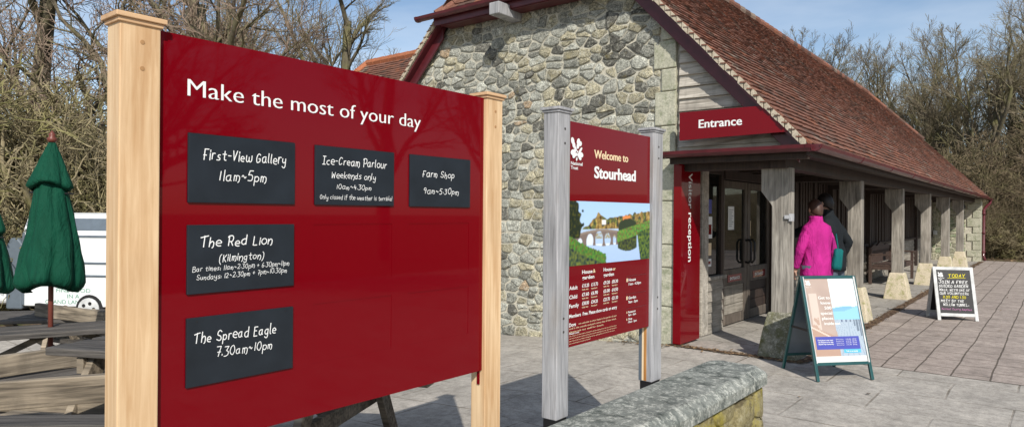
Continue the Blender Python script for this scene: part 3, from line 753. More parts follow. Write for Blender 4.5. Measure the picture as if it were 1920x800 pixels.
# porch: ceiling, plate, columns
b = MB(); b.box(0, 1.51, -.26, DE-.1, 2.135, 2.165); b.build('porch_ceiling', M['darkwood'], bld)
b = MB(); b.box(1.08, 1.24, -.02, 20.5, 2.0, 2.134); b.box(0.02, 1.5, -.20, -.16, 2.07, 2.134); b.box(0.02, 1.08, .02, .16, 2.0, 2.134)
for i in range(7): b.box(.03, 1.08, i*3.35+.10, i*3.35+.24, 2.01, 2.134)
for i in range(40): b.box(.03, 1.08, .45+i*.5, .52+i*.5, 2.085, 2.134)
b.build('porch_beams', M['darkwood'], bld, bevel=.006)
for i in range(6):
    y = .17+3.35*i; gx = 1.16
    b = MB(); s_ = .09; j = .115
    b.pr([(gx-s_, .44), (gx+s_, .44), (gx+s_, 2.01), (gx-s_-j, 2.01), (gx-s_-j, 1.76), (gx-s_-.01, 1.62), (gx-s_, 1.60)], y-s_, y+s_)
    c = b.build('column', M['postg'], bld, bevel=.006)
    b = MB(); n = 6; vs = []
    for z, r_ in ((-.02, .205), (.25, .165), (.455, .122), (.475, .112)):
        vs += [(gx-r_, y-r_, z), (gx+r_, y-r_, z), (gx+r_, y+r_, z), (gx-r_, y+r_, z)]
    fs = [(12, 13, 14, 15)]
    for r_ in range(3):
        for k in range(4): fs.append((r_*4+k, r_*4+(k+1) % 4, (r_+1)*4+(k+1) % 4, (r_+1)*4+k))
    b.mesh(vs, fs); b.build('stone_base', M['staddle1'] if i == 0 else M['staddle'], c, bevel=.012)
    if i == 0:
        b = MB(); b.box(gx+.045, gx+.115, y-.10-.012, y-.09, 1.465, 1.505); b.box(gx+.091, gx+.125, y-.11, y-.03, 1.44, 1.52); b.build('door_button', M['steel'], c, bevel=.004)
# porch side wall in bays
b = MB(); b.box(-.35, 0, 0.36, .70, -.1, 2.14); b.box(-.35, -.25, .70, 20.5, -.1, 2.14); b.build('dark_backing_wall', M['darkwood'], bld)  # dark backing behind the glass, its colour stands in for the unlit interior
b = MB(); b.box(-.24, .03, .70, .90, 0, 2.13); b.build('door_post', M['greyx'], bld, bevel=.006)
win = MB(); win.box(-.05, .0, .90, .96, .68, 2.13); win.box(-.05, .0, 1.38, 1.47, 0, 2.13); win.box(-.05, 0, .96, 1.38, 2.03, 2.13); win = win.build('side_window', M['darkwood'], bld, bevel=.004)
b = MB(); b.box(-.045, -.035, .96, 1.38, .72, 2.03); b.build('pane', M['glass'], win)
b = MB(); b.box(-.05, .05, .88, 1.46, .675, .72); b.build('sill', M['postg'], win, bevel=.006)
for (z0, z1, y0, y1, m) in ((1.52, 1.70, 1.0, 1.14, M['printblue']), (1.2, 1.48, 1.0, 1.16, M['white']), (.98, 1.14, 1.02, 1.14, M['cream']), (.84, .94, 1.02, 1.14, M['white'])):
    b = MB(); b.box(-.034, -.0335, y0, y1, z0, z1); st = b.build('notice', m, win)
b = MB(); b.quad((-.033, 1.02, 1.25), (-.033, 1.14, 1.25), (-.033, 1.14, 1.38), (-.033, 1.02, 1.38)); b.quad((-.033, 1.04, .87), (-.033, 1.12, .87), (-.033, 1.12, .91), (-.033, 1.04, .91)); b.build('notice_print', M['red'], win)
def lapboards(b, y0, y1, z0, z1, step, x=0.0):
    z = z0
    while z < z1-.02:
        t = min(z+step+.015, z1)
        b.mesh([(x+.032, y0, z), (x+.032, y1, z), (x+.010, y1, t), (x+.010, y0, t), (x-.03, y0, z), (x-.03, y1, z), (x-.03, y1, t), (x-.03, y0, t)], [(0, 1, 2, 3), (0, 4, 5, 1), (0, 3, 7, 4), (1, 5, 6, 2), (3, 2, 6, 7)])
        z += step
b = MB(); lapboards(b, .90, 1.40, 0, .675, .135); b.build('lap_boards', M['greyy'], win)
fr = MB(); fr.box(-.1, .035, 3.46, 3.60, 0, 2.13); fr.box(-.1, .02, 1.47, 3.46, 1.98, 2.13); fr.box(-.12, -.05, 1.47, 1.52, 0, 1.98); fr.build('door_frame', M['darkwood'], bld, bevel=.005)
for k, (y0, y1, mat) in enumerate(((1.52, 2.48, M['doorwood']), (2.50, 3.46, M['darkwood']))):
    b = MB(); t0, t1 = -.10, -.05
    b.box(t0, t1, y0, y0+.11, .01, 1.97); b.box(t0, t1, y1-.11, y1, .01, 1.97); b.box(t0, t1, y0+.11, y1-.11, 1.87, 1.97); b.box(t0, t1, y0+.11, y1-.11, .01, .14); b.box(t0, t1, y0+.11, y1-.11, .54, .76)
    m2 = M['doorwood']
    dr = b.build('entrance_door', mat if k == 0 else m2, bld, bevel=.004)
    b = MB(); b.box(-.08, -.072, y0+.11, y1-.11, .76, 1.87); b.build('pane', M['glass'], dr)
    b = MB(); 
    for q in range(3): b.box(-.088, -.065, y0+.11, y1-.11, .145+q*.132, .27+q*.132)
    b.build('lower_boards', M['greyy'] if k == 0 else M['darkwood'], dr, bevel=.003)
    yy = (y0+y1)/2
    b = MB(); b.box(-.0499, -.046, yy-.26, yy+.26, .585, .685); pl = b.build('entrance_plate', M['red'], dr)
    b = MB(); text_into(b, 'ENTRANCE', 0, 0, .36, .042, 0, bold=.02); b.v = [(-.0445, yy-.18+p[0], .612+p[2]) for p in b.v]; b.build('lettering', M['white'], dr)
    yh = y1-.06 if k == 0 else y0+.06; s_ = .0
    b = MB(); b.tube([(-.05, yh, 1.14), (.0, yh, 1.15), (.03, yh, 1.11), (.03, yh, .86), (.0, yh, .82), (-.05, yh, .83)], .016, 8); b.build('handle', M['black'], dr, smooth=True)
    if k == 0:
        b = MB(); b.box(-.071, -.0705, 1.80, 2.02, 1.30, 1.62); nt_ = b.build('paper_notice', M['white'], dr)
        b = MB()
        for q in range(9): b.box(-.070, -.0698, 1.83, 1.99-.03*(q % 3), 1.57-.028*q, 1.578-.028*q)
        b.build('notice_lines', M['vangrey'], dr)
    else:
        b = MB(); b.box(-.071, -.0705, 2.64, 2.68, 1.2, 1.42); b.build('sticker', M['cream'], dr)
b = MB(); lapboards(b, 3.60, 20.5, 0, .82, .135, -.04); b.build('lap_boards', M['greyy'], bld)
b = MB(); y = 3.62; rng = random.Random(8)
while y < 20.4:
    b.box(-.10, -.04+rng.uniform(0, .03), y, y+.10, .86, 2.13); y += .17
for i in range(1, 6): b.box(-.12, .06, .10+3.35*i, .26+3.35*i, 0, 2.13)
b.box(-.10, .03, 3.6, 20.5, .81, .865)
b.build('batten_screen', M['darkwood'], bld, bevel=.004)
# rear wing
b = MB(); b.box(-10.1, -5.25, 2.25, 5.75, -.6, 3.25); b.build('wing_wall', M['dressed'], bld)
WZ, WE, WY = 5.3, 3.2, 4.0
def keepw(q): return q.x > -10.4-(5.3-q.z)*.55
for s_ in (-1, 1):
    b = MB(); dn = Vector((0, s_*2.05, -2.1)).normalized()
    tile_field(b, (-11.7, WY, WZ), (1, 0, 0), dn, 6.6, math.hypot(2.05, 2.1), keepw, 6+s_, .165, .1); b.build('wing_tiles', M['tile'], roofp, colour=True)
b = MB(); b.mesh([(-10.4, WY, WZ-.01), (-4.6, WY, WZ-.01), (-4.6, WY-2.05, WE), (-11.55, WY-2.05, WE), (-4.6, WY+2.05, WE), (-11.55, WY+2.05, WE)], [(0, 3, 2, 1), (0, 1, 4, 5), (0, 5, 3), (2, 3, 5, 4)]); b.build('wing_boarding', M['tile'], roofp, colour=True)
b = MB(); rng = random.Random(2); x = -10.4
while x < -4.7:
    b.col = (.42, .15, .07); b.tube([(x, WY, WZ), (x+.3, WY, WZ)], [.11, .12], 8); x += .3
a = Vector((-10.4, WY, WZ)); c = Vector((-11.5, WY-2.0, WE+.05))
for i in range(9): b.tube([a.lerp(c, i/9), a.lerp(c, (i+1.05)/9)], .10, 8)
b.build('ridge_tiles', M['tile'], roofp, colour=True)

# signs fixed to the building
es = MB(); es.pr([(.143, 2.329), (1.335, 2.350), (1.05, 2.636), (.143, 2.641)], -.215, -.188)
en = thing('wall_sign', 'dark red Entrance sign with slanted right end above the porch opening', 'sign', W0, RB)
ep = es.build('sign_panel', M['red'], en, bevel=.001)
b = MB(); text_into(b, 'Entrance', .371, 2.453, .478, .094, -.2165, contrast=.004, bold=.01); b.build('lettering', M['white'], ep)
rs = thing('wall_sign', 'tall narrow dark red Visitor reception sign standing beside the entrance doors', 'sign', W0, RB)
b = MB(); b.box(.004, .10, -.06, .475, .02, 2.078); rp = b.build('sign_panel', M['red'], rs, bevel=.004)
b = MB(); text_into(b, 'Visitor reception', 0, 0, 1.03, .105, 0, contrast=.003, bold=.006)
b.v = [(.1015-p[1], .135+p[2], 1.985-p[0]) for p in b.v]; b.build('lettering', M['white'], rp)
# ------------------------------------------------------------------ ground
def sheet(name, gs, ds, mat, z, kind='structure', parent=None):
    b = MB()
    for i in range(len(gs)-1):
        for j in range(len(ds)-1):
            q = [(gs[i], ds[j]), (gs[i+1], ds[j]), (gs[i+1], ds[j+1]), (gs[i], ds[j+1])]
            b.quad(*[(g, d, gzl(g)+z) for g, d in q])
    o = b.build(name, mat); o.location = W0; o.rotation_euler = (0, 0, RB); o['kind'] = kind; return o
GS = [-300, -60, -20, -8, -6.43, -5, -3, -1.5, 0, 1.5, 3, 8, 30, 300]
sheet('ground', GS, [-300, -60, -20, -8, -3, 0, 5, 12, 20, 30, 60, 300], M['litter'], -.012)
sheet('paving', [-9, -6.43, -5, -3, -1.5, 0, 1.5, 5, 12], [-12, -6, -3, 0, .3], M['flag'], -.004)
sheet('paving', [-9, -6.43, -5, -3, -1.5, -.0], [.3, 3], M['flag'], -.004)
sheet('porch_floor', [-.2, 1.42], [-.03, 10, 20.6], M['porchflag'], .004)
sheet('slab_paving', [1.40, 5, 12], [.3, 5, 12, 21.3], M['redpave'], .000)
def specks(name, pts, mat, size, seed, label=None, z=.006):
    rng = random.Random(seed); b = MB()
    for g, d in pts:
        s = size*rng.uniform(.4, 1.3); a = rng.uniform(0, 6.28); ca, sa = math.cos(a)*s, math.sin(a)*s; h = gzl(g)+z+rng.uniform(0, .004); t = rng.uniform(0, s*.6)
        k = rng.random(); b.col = (.30*k+.05, .20*k+.035, .11*k+.02)
        b.quad((g-ca, d-sa, h), (g+sa*.6, d-ca*.6, h+t*.4), (g+ca, d+sa, h+t), (g-sa*.6, d+ca*.6, h+.002))
    o = b.build(name, mat, colour=True); o.location = W0; o.rotation_euler = (0, 0, RB); o['kind'] = 'stuff'; return o
M['leafdry'] = vcol('dry_leaf', .9)
rng = random.Random(12)
def band(b, a, c, w0, w1, z):
    a = Vector(a); c = Vector(c); d = (c-a); n = int(d.length/.09); d.normalize(); s = Vector((-d.y, d.x))
    L = []
    for i in range(n+1):
        p = a+d*(i*.09); L.append((p+s*(w0*rng.uniform(.6, 1.2)), p-s*(w1*rng.uniform(.6, 1.2))))
    for i in range(n):
        q = [L[i][1], L[i+1][1], L[i+1][0], L[i][0]]; b.quad(*[(v.x, v.y, z) for v in q])
b = MB(); band(b, (-.05, -.05), (1.42, -.05), .05, .05, .009); band(b, (1.43, -.02), (1.43, 20.6), .06, .07, .0095)
o = b.build('leaf_strip', M['debris']); o.location = W0; o.rotation_euler = (0, 0, RB); o['kind'] = 'stuff'
pts = [(rng.gauss(1.43, .06), rng.uniform(-.1, 20)) for _ in range(1500)]+[(rng.uniform(-.05, 1.45), rng.gauss(-.05, .05)) for _ in range(450)]+[(-abs(rng.gauss(0, .5)), rng.gauss(-.08, .05)) for _ in range(120)]
pts += [(rng.uniform(1.5, 11), 21.5-abs(rng.gauss(0, 3.5))) for _ in range(500)]+[(rng.uniform(1.5, 9), rng.uniform(-3, 18)) for _ in range(120)]
specks('fallen_leaves', pts, M['leafdry'], .022, 3)
specks('fallen_leaves', [(rng.uniform(1.5, 14), rng.uniform(21.2, 27)) for _ in range(2500)], M['leafdry'], .06, 4, z=.02)

# low wall in front of the boards
lw = thing('low_wall', 'low stone wall with rounded lichen covered coping slabs in the foreground', 'wall', W0, RB)
b = MB(); y0, y1, xa, xb, r = -8.2, -2.78, 1.565, 2.0, .10
n = 6; outl = [(xa, y0), (xb, y0)]
for k in range(n+1): t = k/n*math.pi/2; outl.append((xb-r+r*math.cos(t), y1-r+r*math.sin(t)))
for k in range(n+1): t = math.pi/2+k/n*math.pi/2; outl.append((xa+r+r*math.cos(t), y1-r+r*math.sin(t)))
def inset(o_, d): cx = (xa+xb)/2; return [(p[0]+(-d if p[0] > cx else d), min(p[1], y1-d) if p[1] > y1-.001 else p[1]-d*.6) for p in o_]
rings = [(outl, .412), (outl, .468), (inset(outl, .008), .482), (inset(outl, .050), .512), (inset(outl, .06), .515)]
vs = [(p[0], p[1], z) for o_, z in rings for p in o_]; m = len(outl); fs = []
for q in range(len(rings)-1):
    for k in range(m): fs.append((q*m+k, q*m+(k+1) % m, (q+1)*m+(k+1) % m, (q+1)*m+k))
fs.append(tuple((len(rings)-1)*m+k for k in range(m))); fs.append(tuple(reversed(range(m)))); b.mesh(vs, fs)
cp = b.build('coping', M['coping'], lw)
b = MB(); b.box(1.60, 1.955, -8.2, -2.83, -.05, .411); wbd = b.build('wall_core', M['wallbody'], lw, bevel=.03)
b = MB(); stone_field(b, [(-8.2, -.05), (-2.84, -.05), (-2.84, .405), (-8.2, .405)], 31, (.14, .24), (.18, .45), .02, .02, (.012, .03), block_col, 2)
b.v = [(1.955-p[1], p[0], p[2]) for p in b.v]; b.build('facing_stones', M['wallbody'], lw, smooth=True)
b = MB(); stone_field(b, [(1.61, -.05), (1.945, -.05), (1.945, .405), (1.61, .405)], 32, (.14, .24), (.14, .3), .02, .02, (.012, .03), block_col, 2)
b.v = [(3.555-p[0], -2.83-p[1], p[2]) for p in b.v]; b.build('facing_stones', M['wallbody'], lw, smooth=True)

# ------------------------------------------------------------------ folding sign boards
def lean_box(b, w0, w1, s0, s1, t0, t1, A, U, N, O):
    vs = [O+A*w+U*s+N*t for t in (t0, t1) for s in (s0, s1) for w in (w0, w1)]
    b.mesh(vs, [(0, 2, 3, 1), (4, 5, 7, 6), (0, 1, 5, 4), (2, 6, 7, 3), (0, 4, 6, 2), (1, 3, 7, 5)])
def aframe(name, label, F0, F1, spread, H, fw, mat, kind):
    F0 = Vector(F0); F1 = Vector(F1); A = (F1-F0); W = A.length; A.normalize(); B = Vector((-A.y, A.x, 0))
    if B.y < 0: B = -B
    root = thing(name, label, 'sign board', F0+A*W/2+B*spread/2, math.atan2(A.y, A.x))
    a = Vector((1, 0, 0)); bb = Vector((0, 1, 0)); z = Vector((0, 0, 1)); L = math.hypot(H, spread/2)
    for s_ in (-1, 1):
        O = Vector((0, s_*spread/2, 0)); U = (z*H-bb*s_*spread/2).normalized(); N = a.cross(U) if s_ < 0 else -a.cross(U)
        N = N*(1 if N.y*s_ > 0 else -1)
        b = MB(); foot = .14 if kind == 'poster' else .06
        for q in (-W/2, W/2-fw): lean_box(b, q, q+fw, 0, L, -.012, .012, a, U, N, O)
        lean_box(b, -W/2+fw, W/2-fw, L-fw, L, -.012, .012, a, U, N, O); lean_box(b, -W/2+fw, W/2-fw, foot, foot+fw, -.012, .012, a, U, N, O)
        fr_ = b.build('frame', mat, root, bevel=.003)
        b = MB(); lean_box(b, -W/2+fw, W/2-fw, foot+fw, L-fw, -.006, .003 if kind == 'poster' else .004, a, U, N, O)
        pn = b.build('board', M['vangrey'] if kind == 'poster' else M['blackboard'], root)
        if s_ < 0:
            face = (O, U, N, W, L, foot, fw, root, pn)
            if kind == 'poster':
                for (qa, qb) in ((W/2-fw-.002, W/2-fw+.012), (-W/2+fw-.005, -W/2+fw+.002)):
                    bright = MB(); lean_box(bright, qa, qb, foot+.02, L-.01, .012, .0165, a, U, N, O); bright.build('poster_clip', M['whitewood'], fr_)
    if kind == 'poster':
        b = MB()
        for q in (-W/2+.012, W/2-.012): b.bar((q, -spread*.27, H*.47), (q, spread*.27, H*.47), .006, .02)
        b.build('stay_bar', M['black'], root)
    return face
def on_face(mb, face, off):
    """maps flat (x, y, z) writing onto the leaning front board; x from its left edge, z up the slope"""
    O, U, N, W, L = face[:5]; a = Vector((1, 0, 0))
    mb.v = [tuple(O+a*(p[0]-W/2)+U*p[2]+N*(off-p[1])) for p in mb.v]
fc = aframe('folding_sign', 'green framed folding poster board beside the first lichen covered porch footing', (2.77, 6.18, 0), (3.34, 6.28, 0), .56, .93, .028, M['greenmetal'], 'poster')
W, L, foot = fc[3], fc[4], fc[5]
def jetty_poster(u, v):
    n = lambda s, o=0: noise.noise(Vector((u*s+o, v*s*1.5+o, o)))
    if v < .075: return (.62, .62, .60)
    split = .50-.02*v
    if u < split:
        c = (.40+.06*n(4), .31+.05*n(4), .265+.04*n(4))
        if .05 < u < .22 and .38 < v < .82: c = (.55, .46, .40)
        if u < .19 and abs(v-.45) < .08 and n(12) > 0: c = (.42, .30, .24)
        if v < .42-.25*u: c = (.40, .27, .21)
        if abs((v-.42)+.35*u) < .012: c = (.62, .50, .42)
        return c
    if v > .66+.05*n(3): return (.46+.16*v, .58+.12*v, .70)
    if v > .60+.10*max(0, u-.7)*2: return (.20, .40, .55) if v < .65+.06*(u-.6) else (.34, .52, .66)
    if v > .50: return (.26, .50, .64)
    c = (.36, .43, .50)
    if abs(((u-.75)/(.62-v+.001)*5) % 1-.5) > .42: c = (.28, .34, .42)
    for px_, w, top, base in ((.80, .014, .60, .47), (.87, .016, .58, .42), (.92, .016, .57, .36), (.97, .02, .57, .30)):
        if abs(u-px_) < w and base < v < top: c = (.16, .20, .25)
    for px_, ht in ((.63, .665), (.71, .645)):
        if abs(u-px_) < .022 and .57 < v < ht-.03: c = (.10, .12, .18) if px_ < .65 else (.25, .22, .26)
        if abs(u-px_+.0) < .017 and .47 < v < .57: c = (.12, .15, .22)
        if (u-px_)**2/.014**2+((v-ht+.018)/.014)**2 < 1: c = (.20, .12, .09)
    return c
IW = W-.056
b = MB()
for i in range(70):
    for j in range(100):
        b.col = jetty_poster((i+.5)/70, (j+.5)/100); a0, a1 = .028+IW*i/70, .028+IW*(i+1)/70; H_ = L-.028-foot-.028; c0 = foot+.028+H_*j/100; c1 = foot+.028+H_*(j+1)/100
        b.quad((a0, 0, c0), (a1, 0, c0), (a1, 0, c1), (a0, 0, c1))
on_face(b, fc, .006); b.build('poster', M['print2'], fc[7], colour=True)
b = MB(); z0 = foot+.028
def Z(v): return z0+(L-.028-z0)*v
for k, (s, w) in enumerate((('Get to', .118), ('know', .10), ('500', .07), ('special', .118), ('places', .112), ('inside', .098))): text_into(b, s, .270, Z(.765-.062*k)-.012, w, .029, 0, 'r', contrast=.001)
text_into(b, 'out', .280, Z(.455)-.012, .055, .027, 0, contrast=.001)
oak_leaf(b, .045, Z(.915), .05, 0); text_into(b, 'National Trust', .045, Z(.895), .055, .008, 0)
for k, s in enumerate(('Find places near here', 'get directions at the desk', 'National Trust membership')): text_into(b, s, .075, Z(.252)-.018*k, .155, .011, .0-.0015, bold=.02)
for k in range(4):
    text_into(b, 'Entry price', .262, Z(.262)-.017*k, .075, .008, -.0015); text_into(b, '£10.40  £8.50', .36, Z(.262)-.017*k, .11, .008, -.0015)
text_into(b, 'Talk to us today', .345, Z(.118), .12, .012, -.0018, bold=.02)
on_face(b, fc, .0075); b.build('lettering', M['white'], fc[7])
b = MB(); b.quad((.055, 0, Z(.15)), (.50, 0, Z(.15)), (.50, 0, Z(.30)), (.055, 0, Z(.30))); on_face(b, fc, .0072); b.build('price_panel', M['printblue'], fc[7])
b = MB(); b.quad((.325, 0, Z(.105)), (.50, 0, Z(.105)), (.50, 0, Z(.15)-.001), (.325, 0, Z(.15)-.001)); on_face(b, fc, .0072); b.build('price_strip', M['printcyan'], fc[7])

ft = aframe('folding_sign', 'small white framed blackboard headed TODAY standing alone on the red slab paving', (6.21, 9.94, 0), (6.74, 9.84, 0), .42, .76, .045, M['whitewood'], 'chalk')
W, L = ft[3], ft[4]; rng = random.Random(6)
def wl(lines, mat, name, pen=1.9):
    b = MB()
    for s, x, z, w, h in lines: hand(b, s, x, z, w, h, 0, pen, 0, rng)
    on_face(b, ft, .0055); b.build(name, mat, ft[7])
wl([('JOIN A FREE', .065, .545, .38, .040), ('GUIDED GARDEN', .065, .487, .38, .036), ('WALK, WITH ONE OF', .065, .432, .40, .032), ('OUR VOLUNTEERS', .065, .380, .38, .032), ('MEET BY THE', .07, .270, .30, .034), ('WILLOW TUNNEL...', .095, .215, .34, .034)], M['chalk'], 'chalk_writing')
wl([('TODAY', .20, .640, .22, .046), ('11.30 AND 1.30', .10, .325, .30, .034)], M['yellow'], 'chalk_writing')
b = MB(); b.quad((.19, 0, .620), (.43, 0, .626), (.43, 0, .631), (.19, 0, .625)); on_face(b, ft, .0055); b.build('underline', M['yellow'], ft[7])
wl([('Normal Entry Applies', .07, .155, .39, .028)], M['pinkchalk'], 'chalk_writing', 1.3)
b = MB(); oak_leaf(b, .065, .635, .07, 0); text_into(b, 'National', .065, .617, .08, .012, 0, bold=.02); text_into(b, 'Trust', .065, .6, .05, .012, 0, bold=.02); on_face(b, ft, .0055); b.build('emblem', M['white'], ft[7])

# ------------------------------------------------------------------ bench in the porch
bn = thing('porch_bench', 'dark wooden garden bench with arms against the porch wall', 'bench', P(.42, 10.6), RB)
b = MB()
for k in range(4): b.box(-.17+k*.115, -.07+k*.115, -1.15, 1.15, .41, .44)
b.build('seat', M['darkbench'], bn, bevel=.004)
b = MB()
pts = []
for k in range(13): t = -1+k/6; pts.append((t*1.12, .80+.09*(1-abs(t))+.03*math.cos(t*9)))
for k in range(12):
    (ya, za), (yb_, zb_) = pts[k], pts[k+1]; b.mesh([(-.26, ya, .72), (-.26, yb_, .72), (-.26, yb_, zb_), (-.26, ya, za), (-.22, ya, .72), (-.22, yb_, .72), (-.22, yb_, zb_), (-.22, ya, za)], [(4, 5, 6, 7), (0, 3, 2, 1), (3, 7, 6, 2), (0, 1, 5, 4)])
for k in range(20): b.box(-.25, -.23, -1.08+k*.112, -1.02+k*.112, .46, .73)
b.box(-.26, -.22, -1.12, 1.12, .44, .48); b.build('backrest', M['darkbench'], bn)
for s_ in (-1, 1):
    for x in (-.22, .26):
        b = MB(); b.box(x-.03, x+.03, s_*1.12-.03, s_*1.12+.03, 0, .64 if x > 0 else .8); b.build('leg', M['darkbench'], bn, bevel=.004)
    b = MB(); b.box(-.2, .33, s_*1.12-.04, s_*1.12+.04, .64, .675); b.build('armrest', M['darkbench'], bn, bevel=.004)
    b = MB(); b.box(-.19, .23, s_*1.12-.02, s_*1.12+.02, .33, .41); b.build('rail', M['darkbench'], bn)
b = MB(); b.box(.235, .265, -1.09, 1.09, .33, .405); b.build('rail', M['darkbench'], bn)

# ------------------------------------------------------------------ picnic furniture on the left
def picnic(label, loc, rz_, L=1.9, top=M['tabletop'], group='picnic tables behind the big sign'):
    t = thing('picnic_table', label, 'picnic table', loc, rz_, group)
    b = MB(); n = 5; rng = random.Random(int(L*100)+int(loc[0]*10))
    for k in range(n): b.box(-L/2+rng.uniform(-.01, .01), L/2+rng.uniform(-.01, .01), -.38+k*.154, -.38+k*.154+.134, .71+rng.uniform(-.003, .003), .752+rng.uniform(-.003, .003))
    b.build('table_top', top, t, bevel=.006)
    for s_ in (-1, 1):
        b = MB()
        for k in range(2): b.box(-L/2, L/2, s_*(.62+.135*k)-.06, s_*(.62+.135*k)+.062, .42, .46)
        b.build('seat', M['rail'], t, bevel=.006)
    for e in (-1, 1):
        x = e*(L/2-.28)
        for s_ in (-1, 1):
            b = MB(); b.bar((x, s_*.26, .71), (x, s_*.66, 0), .045, .10, (1, 0, 0)) if False else b.bar((x+.03*s_, s_*.26, .71), (x+.03*s_, s_*.66, 0), .10, .045, (1, 0, 0)); b.build('leg', M['rail'], t, bevel=.004)
        b = MB(); b.bar((x-.07, -.80, .37), (x-.07, .80, .37), .045, .10); b.build('cross_beam', M['rail'], t, bevel=.004)
        b = MB(); b.bar((x-.07, -.36, .66), (x-.07, .36, .66), .045, .09); b.build('cross_beam', M['rail'], t, bevel=.004)
        b = MB(); b.bar((x-.1*e, 0, .38), (e*.12, 0, .70), .07, .045); b.build('brace', M['rail'], t)
    return t
def railbench(label, loc, rz_, L=2.2, h=.70, group='timber benches with back rails'):
    t = thing('timber_bench', label, 'bench', loc, rz_, group); z = .04
    b = MB(); b.box(-L/2, L/2, -.02, .03, h-.135, h); b.build('back_rail', M['rail'], t, bevel=.006)
    b = MB()
    for k in range(3): b.box(-L/2, L/2, .10+k*.15, .24+k*.15, .40, .44)
    b.build('seat', M['tabletop'], t, bevel=.006)
    for e in (-1, 1):
        x = e*(L/2-.35)
        b = MB(); b.bar((x, .03+.03, h-.03), (x, .42, .0), .10, .05, (1, 0, 0)); b.build('leg', M['rail'], t, bevel=.004)
        b = MB(); b.bar((x+.06, .30, .42), (x+.06, -.22, 0), .10, .05, (1, 0, 0)); b.build('leg', M['rail'], t, bevel=.004)
        b = MB(); b.box(x-.03, x+.03, .08, .52, .30, .395); b.build('bearer', M['rail'], t)
    return t
def at(px, py, h):
    """the point at height h above the datum seen at a photo pixel (used once, to read off positions)"""
    rho = .008; cx = (px-960)/1280; cy = (400-py)/1280
    k = (h-1.5)/(cx*math.sin(rho)+cy*math.cos(rho)); return Vector(((cx*math.cos(rho)-cy*math.sin(rho))*k, k, 0))
def onz(x, y, dz=0): return (x, y, gz(x, y)+dz)
UB = (-3.60, 5.50)
picnic('picnic table with the closed green parasol standing through its top', onz(*UB), R(30), 2.3).scale = (1, .60, 1)
picnic('picnic table running behind the big sign, its dark top corner left of the oak post', onz(-1.57, 3.94), R(-13), 1.9)
picnic('nearest picnic table, its dark top at the bottom left edge of the picture', onz(-2.1, 2.10), R(4), 1.75)
picnic('furthest picnic table, in front of the white van', onz(-5.5, 7.2), R(12), 2.0)
railbench('nearer timber bench with a thick grey back rail, left of the oak post', onz(-2.45, 3.20), R(23), 2.0, .72)
railbench('timber bench whose two-tone back rail runs behind the dark table top', onz(-3.05, 4.53), R(52), 1.7, .70)
railbench('timber bench with back rail right in front of the parasol table', onz(-3.55, 4.95), R(38), 1.5, .62)
railbench('low timber bench between the two nearest back rails', onz(-2.75, 3.75), R(-8), 1.5, .60)
railbench('small timber bench standing askew in front of the white van', onz(-4.5, 6.95), R(-28), 1.2, .82)

def umbrella(label, loc, h0=.93, h1=2.06, seed=1):
    t = thing('parasol', label, 'parasol', loc, 0, 'closed green parasols')
    b = MB(); b.tube([(0, 0, 0), (0, 0, h1+.03)], .019, 10); b.build('pole', M['polewood'], t, smooth=True)
    b = MB(); b.lathe([(.019, h1+.0), (.034, h1+.015), (.036, h1+.035), (.020, h1+.05), (.026, h1+.065), (.012, h1+.085), (.0, h1+.10)], n=12); b.build('finial', M['polewood'], t, smooth=True)
    rng = random.Random(seed)
    def canopy(z0, z1, r0, r1, nz, folds, amp, ph, pw):
        b = MB(); n = 72; vs = []
        for j in range(nz+1):
            v = j/nz; z = z1+(z0-z1)*v; r = r1+(r0-r1)*(v**pw)
            if v > .9: r *= 1-.45*((v-.9)/.1)**2*(.6 if folds > 4 else .0)
            for k in range(n):
                a = 2*math.pi*k/n
                fold = abs(math.sin(folds*a/2+ph+.7*math.sin(a*2+v*1.2)+.9*noise.noise(Vector((math.cos(a)*1.5, math.sin(a)*1.5, v*2+seed)))))**.38
                rr = r*(1-amp*v**.4*(1-fold))*(1+.14*noise.noise(Vector((math.cos(a)*1.6, math.sin(a)*1.6, z*2.2+seed)))+.04*noise.noise(Vector((math.cos(a)*5, math.sin(a)*5, z*7+seed))))
                zz = z-(.06*(1-fold)*v**6 if folds < 5 else .035*math.sin(a*2+1)*v**5)
                vs.append((rr*math.cos(a), rr*math.sin(a), zz))
        fs = [(j*n+k, (j+1)*n+k, (j+1)*n+(k+1) % n, j*n+(k+1) % n) for j in range(nz) for k in range(n)]
        b.mesh(vs, fs); return b
    o = canopy(h0, h1-.28, .265, .080, 28, 7, .36, .3, .78).build('canopy', M['umb'], t, smooth=True); m = o.modifiers.new('thick', 'SOLIDIFY'); m.thickness = .003
    o = canopy(h1-.36, h1+.0, .18, .026, 14, 5, .32, 1.1, 1.0).build('vent_cap', M['umb'], t, smooth=True); m = o.modifiers.new('thick', 'SOLIDIFY'); m.thickness = .003
    b = MB(); b.tube([(-.19, .02, h1-.40), (.19, -.02, h1-.41)], .008, 6); b.build('tie_pin', M['black'], t)
    return t
umbrella('closed dark green parasol with wooden pole standing through a picnic table', onz(UB[0]-.11, UB[1]), 1.07, 2.24)
q = onz(-4.86, 6.3); umbrella('second closed dark green parasol, cut off by the left edge of the picture', (q[0], q[1], q[2]), 1.05, 1.95, 5)

